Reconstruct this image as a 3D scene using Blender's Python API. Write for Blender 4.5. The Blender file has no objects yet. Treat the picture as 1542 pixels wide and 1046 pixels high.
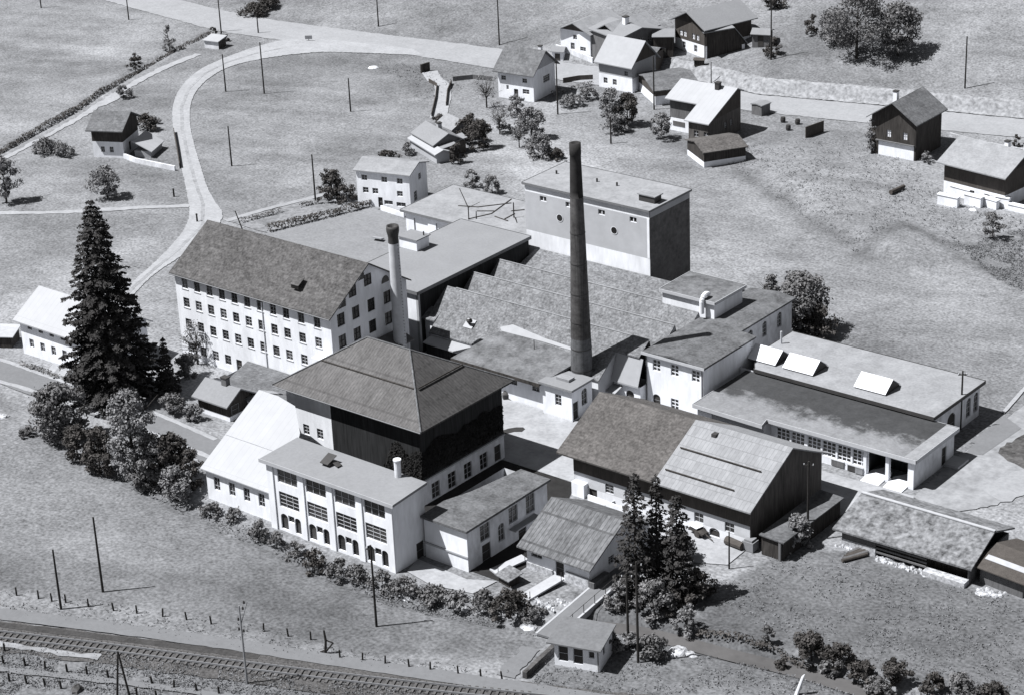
import bpy, bmesh, math, random
import numpy as np
from mathutils import Vector, Matrix
random.seed(7); np.random.seed(7)
R = math.radians
SC = bpy.context.scene
COL = SC.collection

# ------------------------------------------------------------------ camera, sky, sun, exposure
FPX, PITCH, ROLL, YAW, CH = 3325.8, R(23.79), R(-2.556), R(129.48), 120.0
def _rot(p, r, y):
    cy, sy = math.cos(y), math.sin(y)
    fw = np.array([cy*math.cos(p), sy*math.cos(p), -math.sin(p)]); rt = np.array([sy, -cy, 0.0]); dn = np.cross(fw, rt)
    cr, sr = math.cos(r), math.sin(r)
    return np.array([[cr, -sr, 0], [sr, cr, 0], [0, 0, 1]]) @ np.array([rt, dn, fw])
CM = _rot(PITCH, ROLL, YAW)
CPOS = np.array([158.3, -206.6, CH])
cam = bpy.data.cameras.new('camera'); camo = bpy.data.objects.new('camera', cam); COL.objects.link(camo)
cam.sensor_width = 36.0; cam.lens = FPX/1542*36.0; cam.clip_start = 1.0; cam.clip_end = 6000
mw = Matrix.Identity(4)
for i in range(3):
    mw[i][0], mw[i][1], mw[i][2], mw[i][3] = CM[0][i], -CM[1][i], -CM[2][i], CPOS[i]
camo.matrix_world = mw
SC.camera = camo

SUN_EL, SUN_AZ = R(59.0), R(227.0)          # azimuth of the sun, counted from +X towards +Y
sd = Vector((math.cos(SUN_EL)*math.cos(SUN_AZ), math.cos(SUN_EL)*math.sin(SUN_AZ), math.sin(SUN_EL)))
W = bpy.data.worlds.new('World'); SC.world = W; W.use_nodes = True
wn = W.node_tree; wn.nodes.clear()
sky = wn.nodes.new('ShaderNodeTexSky'); sky.sky_type = 'NISHITA'; sky.sun_disc = False
sky.sun_elevation = SUN_EL; sky.sun_rotation = R(90) - SUN_AZ
hs = wn.nodes.new('ShaderNodeHueSaturation'); hs.inputs['Saturation'].default_value = 0.12; hs.inputs['Value'].default_value = 0.6   # the photograph is black and white
bg = wn.nodes.new('ShaderNodeBackground'); bg.inputs['Strength'].default_value = 0.05
wo = wn.nodes.new('ShaderNodeOutputWorld')
wn.links.new(sky.outputs[0], hs.inputs['Color']); wn.links.new(hs.outputs[0], bg.inputs[0]); wn.links.new(bg.outputs[0], wo.inputs[0])
sl = bpy.data.lights.new('sun', 'SUN'); sl.energy = 5.0; sl.angle = R(0.5); sl.color = (1.0, 0.995, 0.985)
so = bpy.data.objects.new('sun', sl); COL.objects.link(so); so.rotation_euler = sd.to_track_quat('Z', 'Y').to_euler()
so.location = (0, 0, 200)
SC.view_settings.view_transform = 'Standard'; SC.view_settings.look = 'None'
SC.view_settings.exposure = 0.60; SC.view_settings.gamma = 1.0; SC.view_settings.use_curve_mapping = False
SC.cycles.max_bounces = 4; SC.cycles.diffuse_bounces = 1; SC.cycles.use_denoising = True

# ------------------------------------------------------------------ pixel <-> place (survey of the photograph, 1542 x 1046)
def ray(px, py):
    d = CM.T @ np.array([px-771.0, py-523.0, FPX]); return d/np.linalg.norm(d)
def P(px, py, z=0.0):
    d = ray(px, py); return CPOS + d*((z-CPOS[2])/d[2])
def proj(X):
    v = (np.atleast_2d(X) - CPOS) @ CM.T
    return np.stack([771+FPX*v[:, 0]/v[:, 2], 523+FPX*v[:, 1]/v[:, 2]], 1)
def line_dist(x, y, pl):
    """distance to polyline and signed side (positive on its left)"""
    best = np.full(x.shape, 1e9); side = np.zeros(x.shape)
    for (a, b) in zip(pl[:-1], pl[1:]):
        ux, uy = b[0]-a[0], b[1]-a[1]; l2 = ux*ux+uy*uy
        t = np.clip(((x-a[0])*ux+(y-a[1])*uy)/l2, 0, 1)
        dx, dy = x-(a[0]+t*ux), y-(a[1]+t*uy); d = np.hypot(dx, dy)
        m = d < best; best = np.where(m, d, best); side = np.where(m, np.sign(ux*(y-a[1])-uy*(x-a[0])), side)
    return best, side
def pxl(pts, z=0.0): return [tuple(P(x, y, z)[:2]) for x, y in pts]
def extend(pl, d0, d1):
    """run a surveyed line on beyond both ends, in metres"""
    def go(a, b, d): l = math.dist(a, b); return (a[0]+(a[0]-b[0])/l*d, a[1]+(a[1]-b[1])/l*d)
    return ([go(pl[0], pl[1], d0)] if d0 else [])+list(pl)+([go(pl[-1], pl[-2], d1)] if d1 else [])
def sstep(t): t = np.clip(t, 0, 1); return t*t*(3-2*t)
ROAD_FAR = pxl([(100, -40), (250, -5), (330, 15), (420, 32), (600, 55), (700, 67), (760, 75), (850, 95), (1000, 112), (1142, 143), (1300, 157), (1542, 180), (1800, 205)])
ROAD_FAR = extend(ROAD_FAR, 160, 160)
ROAD_NEAR = pxl([(60, -22), (165, 3), (330, 48), (430, 62), (600, 80), (740, 103), (850, 122), (900, 129), (1000, 147), (1142, 169), (1300, 185), (1542, 208), (1800, 232)]); ROAD_NEAR = extend(ROAD_NEAR, 160, 160)
STREAM = pxl([(-200, 500), (0, 600), (120, 665), (240, 742), (330, 785), (430, 828), (540, 880), (650, 910), (760, 930), (850, 935), (930, 935), (1000, 950), (1100, 977), (1200, 1000), (1320, 1037), (1500, 1085), (1700, 1130)]); STREAM = extend(STREAM, 120, 120)
DITCH = pxl([(-120, 270), (0, 228), (60, 195), (115, 165), (150, 140), (200, 110), (260, 75), (318, 48)])
BANK1 = pxl([(1000, 205), (1060, 232), (1120, 262), (1190, 305), (1250, 350), (1300, 380), (1330, 392)])
def hgt(x, y):
    x = np.asarray(x, float); y = np.asarray(y, float)
    d, s = line_dist(x, y, ROAD_FAR); t = d*s
    wall = 0.3 + 1.7*sstep((x+125)/55.0)
    h = np.where(t > 0, wall*sstep((t-0.4)/2.6) + 0.20*np.clip(t-3.0, 0, 400), 0.0)
    d, s = line_dist(x, y, STREAM); h = h - (0.3+0.7*sstep((x-12)/22.0))*sstep(1-(d-0.5)/2.0)
    d, s = line_dist(x, y, BANK1); h = h + 1.25*np.where(s > 0, 1, 0)*sstep(d/4.0)*sstep(1-(d-6)/15.0)*sstep((x+32)/12.0)*sstep((22-x)/12.0)
    d, s = line_dist(x, y, DITCH); h = h - 0.8*sstep(1-(d-0.2)/1.1)
    return h
def hz(x, y): return float(hgt(np.array([x]), np.array([y]))[0])
def G(px, py):
    """point where the view ray meets the ground"""
    z = 0.0
    for _ in range(40):
        q = P(px, py, z); n = hz(q[0], q[1])
        if abs(n-z) < 1e-3: break
        z += 0.5*(n-z)
    return np.array([q[0], q[1], hz(q[0], q[1])])
def top_h(base, py, z0=None):
    """height of a vertical thing standing at base whose top is seen at image row py"""
    lo, hi = base[2], base[2]+80
    for _ in range(50):
        m = (lo+hi)/2
        if proj([base[0], base[1], m])[0, 1] > py: lo = m
        else: hi = m
    return lo - base[2]
def mpp(base): return float(np.dot(np.asarray(base)-CPOS, CM[2]))/FPX     # metres per photo pixel there

# ------------------------------------------------------------------ materials
MATS = {}
def mat(name, base, var=0.25, scale=3.0, rough=0.9, bump=0.0, pat=None, tint=0.0, scale2=None, spec=0.2, stretch=None, attr=None, bscale=None, grain=0.0, gs=4.0):
    """grey procedural material: base value, mottling amplitude, noise scale (1/m)"""
    m = bpy.data.materials.new(name); m.use_nodes = True; nt = m.node_tree; N = nt.nodes; L = nt.links; N.clear()
    out = N.new('ShaderNodeOutputMaterial'); b = N.new('ShaderNodeBsdfPrincipled'); L.new(b.outputs[0], out.inputs[0])
    b.inputs['Roughness'].default_value = rough; b.inputs['Specular IOR Level'].default_value = spec
    tc = N.new('ShaderNodeTexCoord'); mp = N.new('ShaderNodeMapping'); L.new(tc.outputs['Object'], mp.inputs[0])
    if stretch: mp.inputs['Scale'].default_value = stretch
    def noise(s, det=6.0, ro=0.65):
        n = N.new('ShaderNodeTexNoise'); n.inputs['Scale'].default_value = s; n.inputs['Detail'].default_value = det
        n.inputs['Roughness'].default_value = ro; L.new(mp.outputs[0], n.inputs['Vector']); return n.outputs['Fac']
    def math_(op, a, c, clamp=False):
        n = N.new('ShaderNodeMath'); n.operation = op; n.use_clamp = clamp
        for i, v in enumerate((a, c)):
            if isinstance(v, (int, float)): n.inputs[i].default_value = v
            else: L.new(v, n.inputs[i])
        return n.outputs[0]
    f1 = noise(scale); f2 = noise(scale2 or scale*0.17, 4.0)
    v = math_('MULTIPLY', math_('SUBTRACT', f1, 0.5), 4.0*var)
    v = math_('ADD', v, math_('MULTIPLY', math_('SUBTRACT', f2, 0.5), 3.0*var))
    v = math_('ADD', v, 1.0)
    if grain: v = math_('ADD', v, math_('MULTIPLY', math_('SUBTRACT', noise(gs, 2.0, 0.5), 0.5), 4.0*grain))
    hgt_src = f1
    if pat:
        br = N.new('ShaderNodeTexBrick'); br.offset = 0.5
        sx, sy, mort, dark, jit = pat
        br.inputs['Scale'].default_value = 1.0; br.inputs['Brick Width'].default_value = sx; br.inputs['Row Height'].default_value = sy
        br.inputs['Mortar Size'].default_value = mort; br.inputs['Mortar Smooth'].default_value = 0.3
        br.inputs['Color1'].default_value = (1+jit,)*3+(1,); br.inputs['Color2'].default_value = (1-jit,)*3+(1,); br.inputs['Mortar'].default_value = (dark,)*3+(1,)
        L.new(mp.outputs[0], br.inputs['Vector'])
        v = math_('MULTIPLY', v, br.outputs['Color'])
    v = math_('MAXIMUM', v, 0.25)
    if attr:
        a = N.new('ShaderNodeAttribute'); a.attribute_name = attr; v = math_('MULTIPLY', v, a.outputs['Fac'])
    v = math_('MULTIPLY', v, base, base < 1.0)
    if base > 0.11: tint -= 0.045
    cc = N.new('ShaderNodeCombineColor')
    # very slight warm/cool cast of the print
    for i, k in enumerate((1+0.02+tint, 1.0, 1.02-tint)):
        L.new(math_('MULTIPLY', v, k), cc.inputs[i])
    L.new(cc.outputs[0], b.inputs['Base Color'])
    if bump:
        bp = N.new('ShaderNodeBump'); bp.inputs['Strength'].default_value = 1.0; bp.inputs['Distance'].default_value = bump
        L.new(noise(bscale, 5.0) if bscale else hgt_src, bp.inputs['Height']); L.new(bp.outputs[0], b.inputs['Normal'])
    MATS[name] = m; return m
mat('white_plaster', 0.80, 0.15, 0.6, scale2=0.2, stretch=(1, 1, 0.3), grain=0.06, gs=2.0)
mat('white_wall_dirty_shaded', 0.66, 0.22, 0.8, scale2=0.2, stretch=(1, 1, 0.5), grain=0.08, gs=2.0)  # dirty white, also darkened in colour for side walls in shade
mat('grey_plaster', 0.40, 0.10, 1.0)
mat('pale_plaster', 0.55, 0.10, 1.0)
mat('band_plaster', 0.47, 0.10, 0.5, scale2=0.15)
mat('dark_cladding', 0.024, 0.3, 1.0, tint=-0.05, stretch=(4, 4, 0.3), grain=0.3, gs=1.0)
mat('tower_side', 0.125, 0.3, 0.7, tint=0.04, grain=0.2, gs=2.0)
mat('black_wood', 0.042, 0.4, 1.2, tint=0.06, stretch=(3, 3, 0.35), grain=0.4, gs=1.5)
mat('brown_wood', 0.065, 0.3, 2.0, tint=0.08, stretch=(4, 4, 0.5))
mat('shade_boards', 0.095, 0.35, 1.2, tint=0.04, stretch=(3, 3, 0.35), grain=0.3, gs=1.5)  # even weathered-board tone, paler than the black wood
mat('grey_wood', 0.13, 0.3, 2.0, tint=0.02, stretch=(4, 4, 0.5))
mat('shingle_dark', 0.080, 0.34, 1.2, bump=0.06, pat=(0.9, 0.45, 0.02, 0.75, 0.16), grain=0.45, gs=3.2)
mat('shingle_grey', 0.13, 0.38, 2.4, bump=0.05, pat=(0.7, 0.5, 0.02, 0.7, 0.14))
mat('tile_saw', 0.165, 0.28, 0.9, bump=0.05, pat=(0.5, 0.35, 0.02, 0.75, 0.16), scale2=0.35, grain=0.42, gs=3.4)
mat('hut_roof', 0.15, 0.12, 1.0, grain=0.12, gs=3.0)
mat('tile_brown', 0.092, 0.25, 1.0, bump=0.04, pat=(0.6, 0.4, 0.02, 0.75, 0.12), tint=0.03, grain=0.36, gs=3.2)
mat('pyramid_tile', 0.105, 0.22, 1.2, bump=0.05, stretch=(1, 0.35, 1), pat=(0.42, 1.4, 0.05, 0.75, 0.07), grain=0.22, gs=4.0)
mat('pyramid_tile_shaded', 0.062, 0.22, 1.2, bump=0.05, stretch=(0.35, 1, 1), pat=(1.4, 0.42, 0.05, 0.75, 0.07), grain=0.22, gs=4.0)  # hip faces coloured darker because they catch less sun
mat('slab_light', 0.255, 0.10, 1.6, pat=(0.5, 0.95, 0.03, 0.72, 0.09), grain=0.08, gs=2.0, stretch=(1, 0.7, 1))
mat('slab_cottage', 0.135, 0.28, 1.4, bump=0.04, stretch=(1, 0.35, 1), pat=(0.5, 1.3, 0.05, 0.6, 0.20), grain=0.3, gs=3.0)
mat('white_roof', 0.37, 0.05, 0.6, rough=0.6, pat=(0.9, 40.0, 0.03, 0.88, 0.02))
mat('pale_roof', 0.34, 0.07, 1.2)
mat('gravel_roof', 0.225, 0.10, 3.0, scale2=0.25)
mat('gravel_roof_pale', 0.26, 0.18, 0.6, scale2=0.2, grain=0.12, gs=3.0)
mat('gravel_roof_stained', 0.135, 0.5, 0.6, scale2=0.25, grain=0.22, gs=3.0)
mat('felt_roof', 0.115, 0.40, 0.7, scale2=0.25, grain=0.3, gs=3.0)
mat('felt_roof_dark', 0.060, 0.40, 0.45, scale2=0.2, grain=0.25, gs=3.0)
mat('moss_slab', 0.165, 0.40, 1.0, bump=0.12, scale2=0.5, grain=0.5, gs=2.2)
mat('glass', 0.022, 0.5, 0.8, rough=0.25, spec=0.5, tint=0.02)
mat('glass_mid', 0.065, 0.6, 0.9, rough=0.25, spec=0.5)
mat('glass_grey', 0.10, 0.5, 0.9, rough=0.3, spec=0.5)
mat('frame_light', 0.46, 0.1, 2.0)
mat('frame_grey', 0.20, 0.1, 2.0)
mat('frame_white', 0.8, 0.05, 2.0)
mat('door_dark', 0.05, 0.3, 2.0, tint=0.03)
mat('metal_dark', 0.05, 0.2, 2.0, rough=0.6)
mat('metal_grey', 0.25, 0.2, 2.0, rough=0.5)
mat('gutter', 0.17, 0.15, 2.0, rough=0.6)
mat('stack_brick', 0.078, 0.45, 0.8, pat=(0.5, 0.9, 0.03, 0.75, 0.14), grain=0.2, gs=3.0)
mat('stack_foot', 0.125, 0.35, 0.8, pat=(0.5, 0.9, 0.03, 0.75, 0.14), grain=0.2, gs=3.0)
mat('stack_top', 0.03, 0.3, 1.5)
mat('stack_pale', 0.52, 0.16, 1.2)
mat('concrete', 0.40, 0.12, 1.6)
mat('white_stone', 0.40, 0.4, 1.5, bump=0.05, grain=0.3, gs=3.0)
mat('black_ground', 0.022, 0.4, 0.8)  # near-black ground tone
mat('dark_earth', 0.07, 0.6, 0.9, grain=0.4, gs=2.5)
mat('pole_wood', 0.030, 0.3, 2.0, tint=0.03)
mat('ceramic', 0.7, 0.05, 2.0, rough=0.4)
mat('bark', 0.04, 0.3, 3.0, tint=0.05)
mat('leaf_mid', 0.15, 0.5, 0.7, tint=0.03, grain=0.4, gs=2.2)
mat('leaf_pale', 0.20, 0.45, 0.7, tint=0.02, grain=0.4, gs=2.2)
mat('leaf_dark', 0.07, 0.55, 0.7, tint=0.04, grain=0.4, gs=2.2)
mat('needle', 0.045, 0.5, 0.6, tint=0.01)
mat('soot_leaf', 0.016, 0.4, 1.0)
mat('hedge_leaf', 0.15, 0.4, 1.2)
mat('weed', 0.165, 0.4, 1.0)
mat('twig', 0.20, 0.3, 1.2, tint=0.02)
mat('grass', 0.195, 0.24, 0.9, bump=0.10, scale2=0.10, attr='tone', bscale=1.3, grain=0.42, gs=2.6)
mat('road', 0.285, 0.10, 0.5, scale2=0.1, grain=0.08, gs=2.0)
mat('road_white', 0.315, 0.12, 0.5, scale2=0.15, grain=0.10, gs=2.0)
mat('verge_dust', 0.265, 0.25, 0.6, grain=0.2, gs=2.0)
mat('courtyard', 0.32, 0.18, 0.5, scale2=0.12, grain=0.08, gs=2.0)
mat('yard', 0.205, 0.10, 0.8, scale2=0.2, grain=0.14, gs=2.6)
mat('pale_earth', 0.255, 0.25, 0.8, scale2=0.2)
mat('garden_soil', 0.20, 0.5, 1.3, bump=0.1)
mat('ballast', 0.078, 0.3, 1.0, bump=0.06, grain=0.5, gs=3.5)
mat('ballast_dark', 0.05, 0.35, 2.5)
mat('path_grey', 0.165, 0.10, 2.0)
mat('bank_stone', 0.26, 0.22, 0.8, bump=0.18, scale2=0.3, grain=0.30, gs=1.6)
mat('water', 0.10, 0.2, 0.5, rough=0.25, spec=0.4)
mat('rail_steel', 0.24, 0.1, 2.0, rough=0.4)
mat('sleeper_wood', 0.088, 0.3, 2.0)
mat('shadow_paint', 0.04, 0.3, 1.0)  # flat dark of the painted cast shadow

# flat roof whose back two thirds hold damp dark moss, with a ragged tide line
m = mat('damp_roof', 1.0, 0.22, 0.8, grain=0.14, gs=3.0); nt = m.node_tree; L = nt.links
bs = next(n for n in nt.nodes if n.type == 'BSDF_PRINCIPLED'); cl = bs.inputs['Base Color'].links[0].from_node
tc = nt.nodes.new('ShaderNodeTexCoord'); sx = nt.nodes.new('ShaderNodeSeparateXYZ'); L.new(tc.outputs['Object'], sx.inputs[0])
nz = nt.nodes.new('ShaderNodeTexNoise'); nz.inputs['Scale'].default_value = .38; nz.inputs['Detail'].default_value = 9; nz.inputs['Roughness'].default_value = .68; L.new(tc.outputs['Object'], nz.inputs['Vector'])
ma = nt.nodes.new('ShaderNodeMath'); ma.operation = 'MULTIPLY_ADD'; L.new(nz.outputs['Fac'], ma.inputs[0]); ma.inputs[1].default_value = 11.0; L.new(sx.outputs['Y'], ma.inputs[2])
mr = nt.nodes.new('ShaderNodeMapRange'); L.new(ma.outputs[0], mr.inputs[0]); mr.inputs[1].default_value = 7.4; mr.inputs[2].default_value = 9.6; mr.inputs[3].default_value = .20; mr.inputs[4].default_value = .050
mx = nt.nodes.new('ShaderNodeMix'); mx.data_type = 'RGBA'; mx.blend_type = 'MULTIPLY'; mx.inputs[0].default_value = 1.0; L.new(cl.outputs[0], mx.inputs[6]); L.new(mr.outputs[0], mx.inputs[7]); L.new(mx.outputs[2], bs.inputs['Base Color'])

# ------------------------------------------------------------------ mesh building
class MB:
    def __init__(s): s.v = []; s.f = []
    def add(s, pts): n = len(s.v); s.v.extend([tuple(map(float, p)) for p in pts]); return n
    def poly(s, pts): n = s.add(pts); s.f.append(tuple(range(n, n+len(pts))))
    def box(s, x0, x1, y0, y1, z0, z1):
        n = s.add([(x0, y0, z0), (x1, y0, z0), (x1, y1, z0), (x0, y1, z0), (x0, y0, z1), (x1, y0, z1), (x1, y1, z1), (x0, y1, z1)])
        for q in ((0, 3, 2, 1), (4, 5, 6, 7), (0, 1, 5, 4), (1, 2, 6, 5), (2, 3, 7, 6), (3, 0, 4, 7)): s.f.append(tuple(n+i for i in q))
    def slab(s, top, th):
        k = len(top); n = s.add(top); s.add([(p[0], p[1], p[2]-th) for p in top])
        s.f.append(tuple(n+i for i in range(k))); s.f.append(tuple(n+k+i for i in reversed(range(k))))
        for i in range(k): j = (i+1) % k; s.f.append((n+i, n+k+i, n+k+j, n+j))
    def prism(s, pts, z0, z1): s.slab([(p[0], p[1], z1) for p in pts], z1-z0)
    def tube(s, p0, p1, r0, r1, k=8, cap=True):
        p0 = Vector(p0); p1 = Vector(p1); d = (p1-p0).normalized()
        a = d.orthogonal().normalized(); b = d.cross(a); n = len(s.v)
        for (p, r) in ((p0, r0), (p1, r1)):
            for i in range(k):
                t = 2*math.pi*i/k; s.v.append(tuple(p+(a*math.cos(t)+b*math.sin(t))*r))
        for i in range(k): j = (i+1) % k; s.f.append((n+i, n+j, n+k+j, n+k+i))
        if cap: s.f.append(tuple(n+k+i for i in range(k))); s.f.append(tuple(n+i for i in reversed(range(k))))
    def lathe(s, prof, k=20, cx=0, cy=0, cap=True):
        n = len(s.v)
        for (r, z) in prof:
            for i in range(k): t = 2*math.pi*i/k; s.v.append((cx+r*math.cos(t), cy+r*math.sin(t), z))
        for m in range(len(prof)-1):
            for i in range(k): j = (i+1) % k; s.f.append((n+m*k+i, n+m*k+j, n+(m+1)*k+j, n+(m+1)*k+i))
        if cap: s.f.append(tuple(n+(len(prof)-1)*k+i for i in range(k)))
    def lump(s, c, r, seed=0, rz=None, k=9):
        """irregular stone or heap"""
        rn = random.Random(seed); n = len(s.v); rz = rz or r; rows = 5
        ph = [rn.uniform(0, 6.28) for _ in range(4)]
        for m in range(rows):
            u = m/(rows-1)*math.pi/2
            for i in range(k):
                t = 2*math.pi*i/k; q = r*math.cos(u)*(1+.18*math.sin(2*t+ph[0])+.12*math.sin(3*t+ph[1]+m)+rn.uniform(-.08, .08))
                s.v.append((c[0]+q*math.cos(t), c[1]+q*math.sin(t), c[2]+rz*math.sin(u)*(1+rn.uniform(-.06, .06))))
        for m in range(rows-1):
            for i in range(k): j = (i+1) % k; s.f.append((n+m*k+i, n+m*k+j, n+(m+1)*k+j, n+(m+1)*k+i))
    def mesh(s, name, m, smooth=False):
        me = bpy.data.meshes.new(name); me.from_pydata(s.v, [], s.f); me.materials.append(MATS[m])
        if smooth: me.polygons.foreach_set('use_smooth', [True]*len(me.polygons))
        me.update(); return me
    def build(s, name, m, parent=None, loc=None, rz=0.0, smooth=False):
        o = bpy.data.objects.new(name, s.mesh(name, m, smooth)); COL.objects.link(o)
        if parent: o.parent = parent
        if loc is not None: o.location = loc
        if rz: o.rotation_euler = (0, 0, rz)
        return o
def thing(name, label, cat, loc=(0, 0, 0), rz=0.0, group=None):
    o = bpy.data.objects.new(name, None); COL.objects.link(o); o.location = loc; o.rotation_euler = (0, 0, rz); o.empty_display_size = 0.5
    o['label'] = label; o['category'] = cat
    if group: o['group'] = group
    return o
def tag(o, label, cat, group=None):
    o['label'] = label; o['category'] = cat
    if group: o['group'] = group
    return o
def struct(o, kind='structure'): o['kind'] = kind; return o
def link_copy(src, parent=None, name=None):
    c = src.copy(); COL.objects.link(c)
    if parent: c.parent = parent
    return c
def copy_tree(o, parent=None):
    c = link_copy(o, parent)
    for ch in list(o.children): copy_tree(ch, c)
    return c
# ------------------------------------------------------------------ walls, windows, roofs
SIDES = {'F': 0.0, 'R': R(90), 'B': R(180), 'L': R(-90)}
def side_frame(side, L, Wd, x0=0.0, y0=0.0):
    """start point, direction and length of a side of the footprint rectangle"""
    if side == 'F': return Vector((x0, y0, 0)), Vector((1, 0, 0)), L
    if side == 'R': return Vector((x0+L, y0, 0)), Vector((0, 1, 0)), Wd
    if side == 'B': return Vector((x0+L, y0+Wd, 0)), Vector((-1, 0, 0)), L
    return Vector((x0, y0+Wd, 0)), Vector((0, -1, 0)), Wd
def wall_face(mb, p0, u, length, z0, z1, ops=(), depth=0.22):
    inn = Vector((-u.y, u.x, 0))
    S = sorted({0.0, length, *[max(0, o[0]) for o in ops], *[min(length, o[1]) for o in ops]})
    Z = sorted({z0, z1, *[max(z0, o[2]) for o in ops], *[min(z1, o[3]) for o in ops]})
    def pt(s, z, d=0.0): q = p0+u*s+inn*d; return (q.x, q.y, z)
    for i in range(len(S)-1):
        for j in range(len(Z)-1):
            cs, cz = (S[i]+S[i+1])/2, (Z[j]+Z[j+1])/2
            if any(o[0] < cs < o[1] and o[2] < cz < o[3] for o in ops): continue
            mb.poly([pt(S[i], Z[j]), pt(S[i+1], Z[j]), pt(S[i+1], Z[j+1]), pt(S[i], Z[j+1])])
    for o in ops:
        a, b, c, d = o[:4]; d = min(d, z1)
        mb.poly([pt(a, c), pt(a, c, depth), pt(b, c, depth), pt(b, c)]); mb.poly([pt(a, d), pt(b, d), pt(b, d, depth), pt(a, d, depth)])
        mb.poly([pt(a, c), pt(a, d), pt(a, d, depth), pt(a, c, depth)]); mb.poly([pt(b, c), pt(b, c, depth), pt(b, d, depth), pt(b, d)])
        if len(o) > 4 and o[4]:                 # arched head: two spandrel corners
            w = b-a; rise = min(w*0.42, (d-c)*0.45); m = (a+b)/2
            arc = [(m-w/2*math.cos(t), d-rise+rise*math.sin(t)) for t in np.linspace(0, math.pi, 11)]
            for half, cs in ((arc[:6], a), (arc[5:], b)):
                for k in range(5):
                    mb.poly([pt(half[k][0], half[k][1]), pt(half[k+1][0], half[k+1][1]), pt(half[k+1][0], d), pt(half[k][0], d)])
                    mb.poly([pt(half[k][0], half[k][1]), pt(half[k+1][0], half[k+1][1]), pt(half[k+1][0], half[k+1][1], depth), pt(half[k][0], half[k][1], depth)])
WCACHE = {}
def window_mesh(w, h, nx, ny, pane, frame, kind):
    key = (round(w, 2), round(h, 2), nx, ny, pane, frame, kind)
    if key not in WCACHE:
        p = MB(); p.poly([(-w/2, 0.04, 0), (w/2, 0.04, 0), (w/2, 0.04, h), (-w/2, 0.04, h)])
        f = MB(); b = 0.055 if w > 0.9 else 0.045
        for (x0, x1, z0, z1) in ((-w/2, -w/2+b, 0, h), (w/2-b, w/2, 0, h), (-w/2+b, w/2-b, 0, b), (-w/2+b, w/2-b, h-b, h)): f.box(x0, x1, -0.03, 0.03, z0, z1)
        t = 0.10 if frame == 'frame_white' else 0.05
        for i in range(1, nx): x = -w/2+w*i/nx; f.box(x-t/2*1.2, x+t/2*1.2, -0.025, 0.025, b, h-b)
        for j in range(1, ny):
            z = h*j/ny
            for i in range(nx):
                xa = -w/2+w*i/nx+(b if i == 0 else t*.6); xb = -w/2+w*(i+1)/nx-(b if i == nx-1 else t*.6)
                f.box(xa, xb, -0.02, 0.02, z-t/2, z+t/2)
        WCACHE[key] = (p.mesh(kind, pane), f.mesh('frame', frame))
    return WCACHE[key]
def put_window(parent, p0, u, s, z, w, h, nx=2, ny=3, pane='glass', frame='frame_light', kind='window', depth=0.14, sill=False):
    if pane == 'glass' and kind == 'window' and random.random() < .3: pane = 'glass_mid'
    pm, fm = window_mesh(w, h, nx, ny, pane, frame, kind)
    inn = Vector((-u.y, u.x, 0)); q = p0+u*s+inn*depth
    o = bpy.data.objects.new(kind, pm); COL.objects.link(o); o.parent = parent; o.location = (q.x, q.y, z); o.rotation_euler = (0, 0, math.atan2(u.y, u.x))
    f = bpy.data.objects.new('frame', fm); COL.objects.link(f); f.parent = o
    if sill:
        key = ('sill', round(w, 2), round(depth, 2))
        if key not in WCACHE:
            m = MB(); m.box(-w/2-.08, w/2+.08, -depth-.07, -depth-.004, -0.10, -0.01); WCACHE[key] = m.mesh('sill', 'frame_light')
        k = bpy.data.objects.new('sill', WCACHE[key]); COL.objects.link(k); k.parent = o
    return o
def openings_of(ops): return [(o['s']-o['w']/2, o['s']+o['w']/2, o['z'], o['z']+o['h'], o.get('arch', False)) for o in ops if not o.get('proud')]
def O(side, s, z, w, h, **k): return dict(side=side, s=s, z=z, w=w, h=h, **k)
def fill(b, L, Wd, ops, x0=0.0, y0=0.0):
    for o in ops:
        if o.get('empty'): continue
        p0, u, _ = side_frame(o['side'], L, Wd, x0, y0)
        kind = o.get('kind', 'window'); dr = kind == 'door'
        put_window(b, p0, u, o['s'], o['z'], o['w'], o['h'], o.get('nx', 1 if dr else 2), o.get('ny', 2 if dr else 3), o.get('pane', 'door_dark' if dr else 'glass'),
                   o.get('frame', 'frame_grey' if dr else 'frame_light'), kind, -0.05 if o.get('proud') else o.get('depth', 0.14), sill=o.get('sill', False))
def walls_rect(b, L, Wd, z0, z1, ops, m='white_plaster', name='wall', x0=0.0, y0=0.0, sides='FRBL', tops=None, gables=None):
    mb = MB()
    for sd_ in sides:
        p0, u, ln = side_frame(sd_, L, Wd, x0, y0)
        wall_face(mb, p0, u, ln, z0, (tops or {}).get(sd_, z1), openings_of([o for o in ops if o['side'] == sd_]))
    for g in (gables or []): mb.poly(g)
    o = mb.build(name, m, b); fill(b, L, Wd, ops, x0, y0); return o
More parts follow.
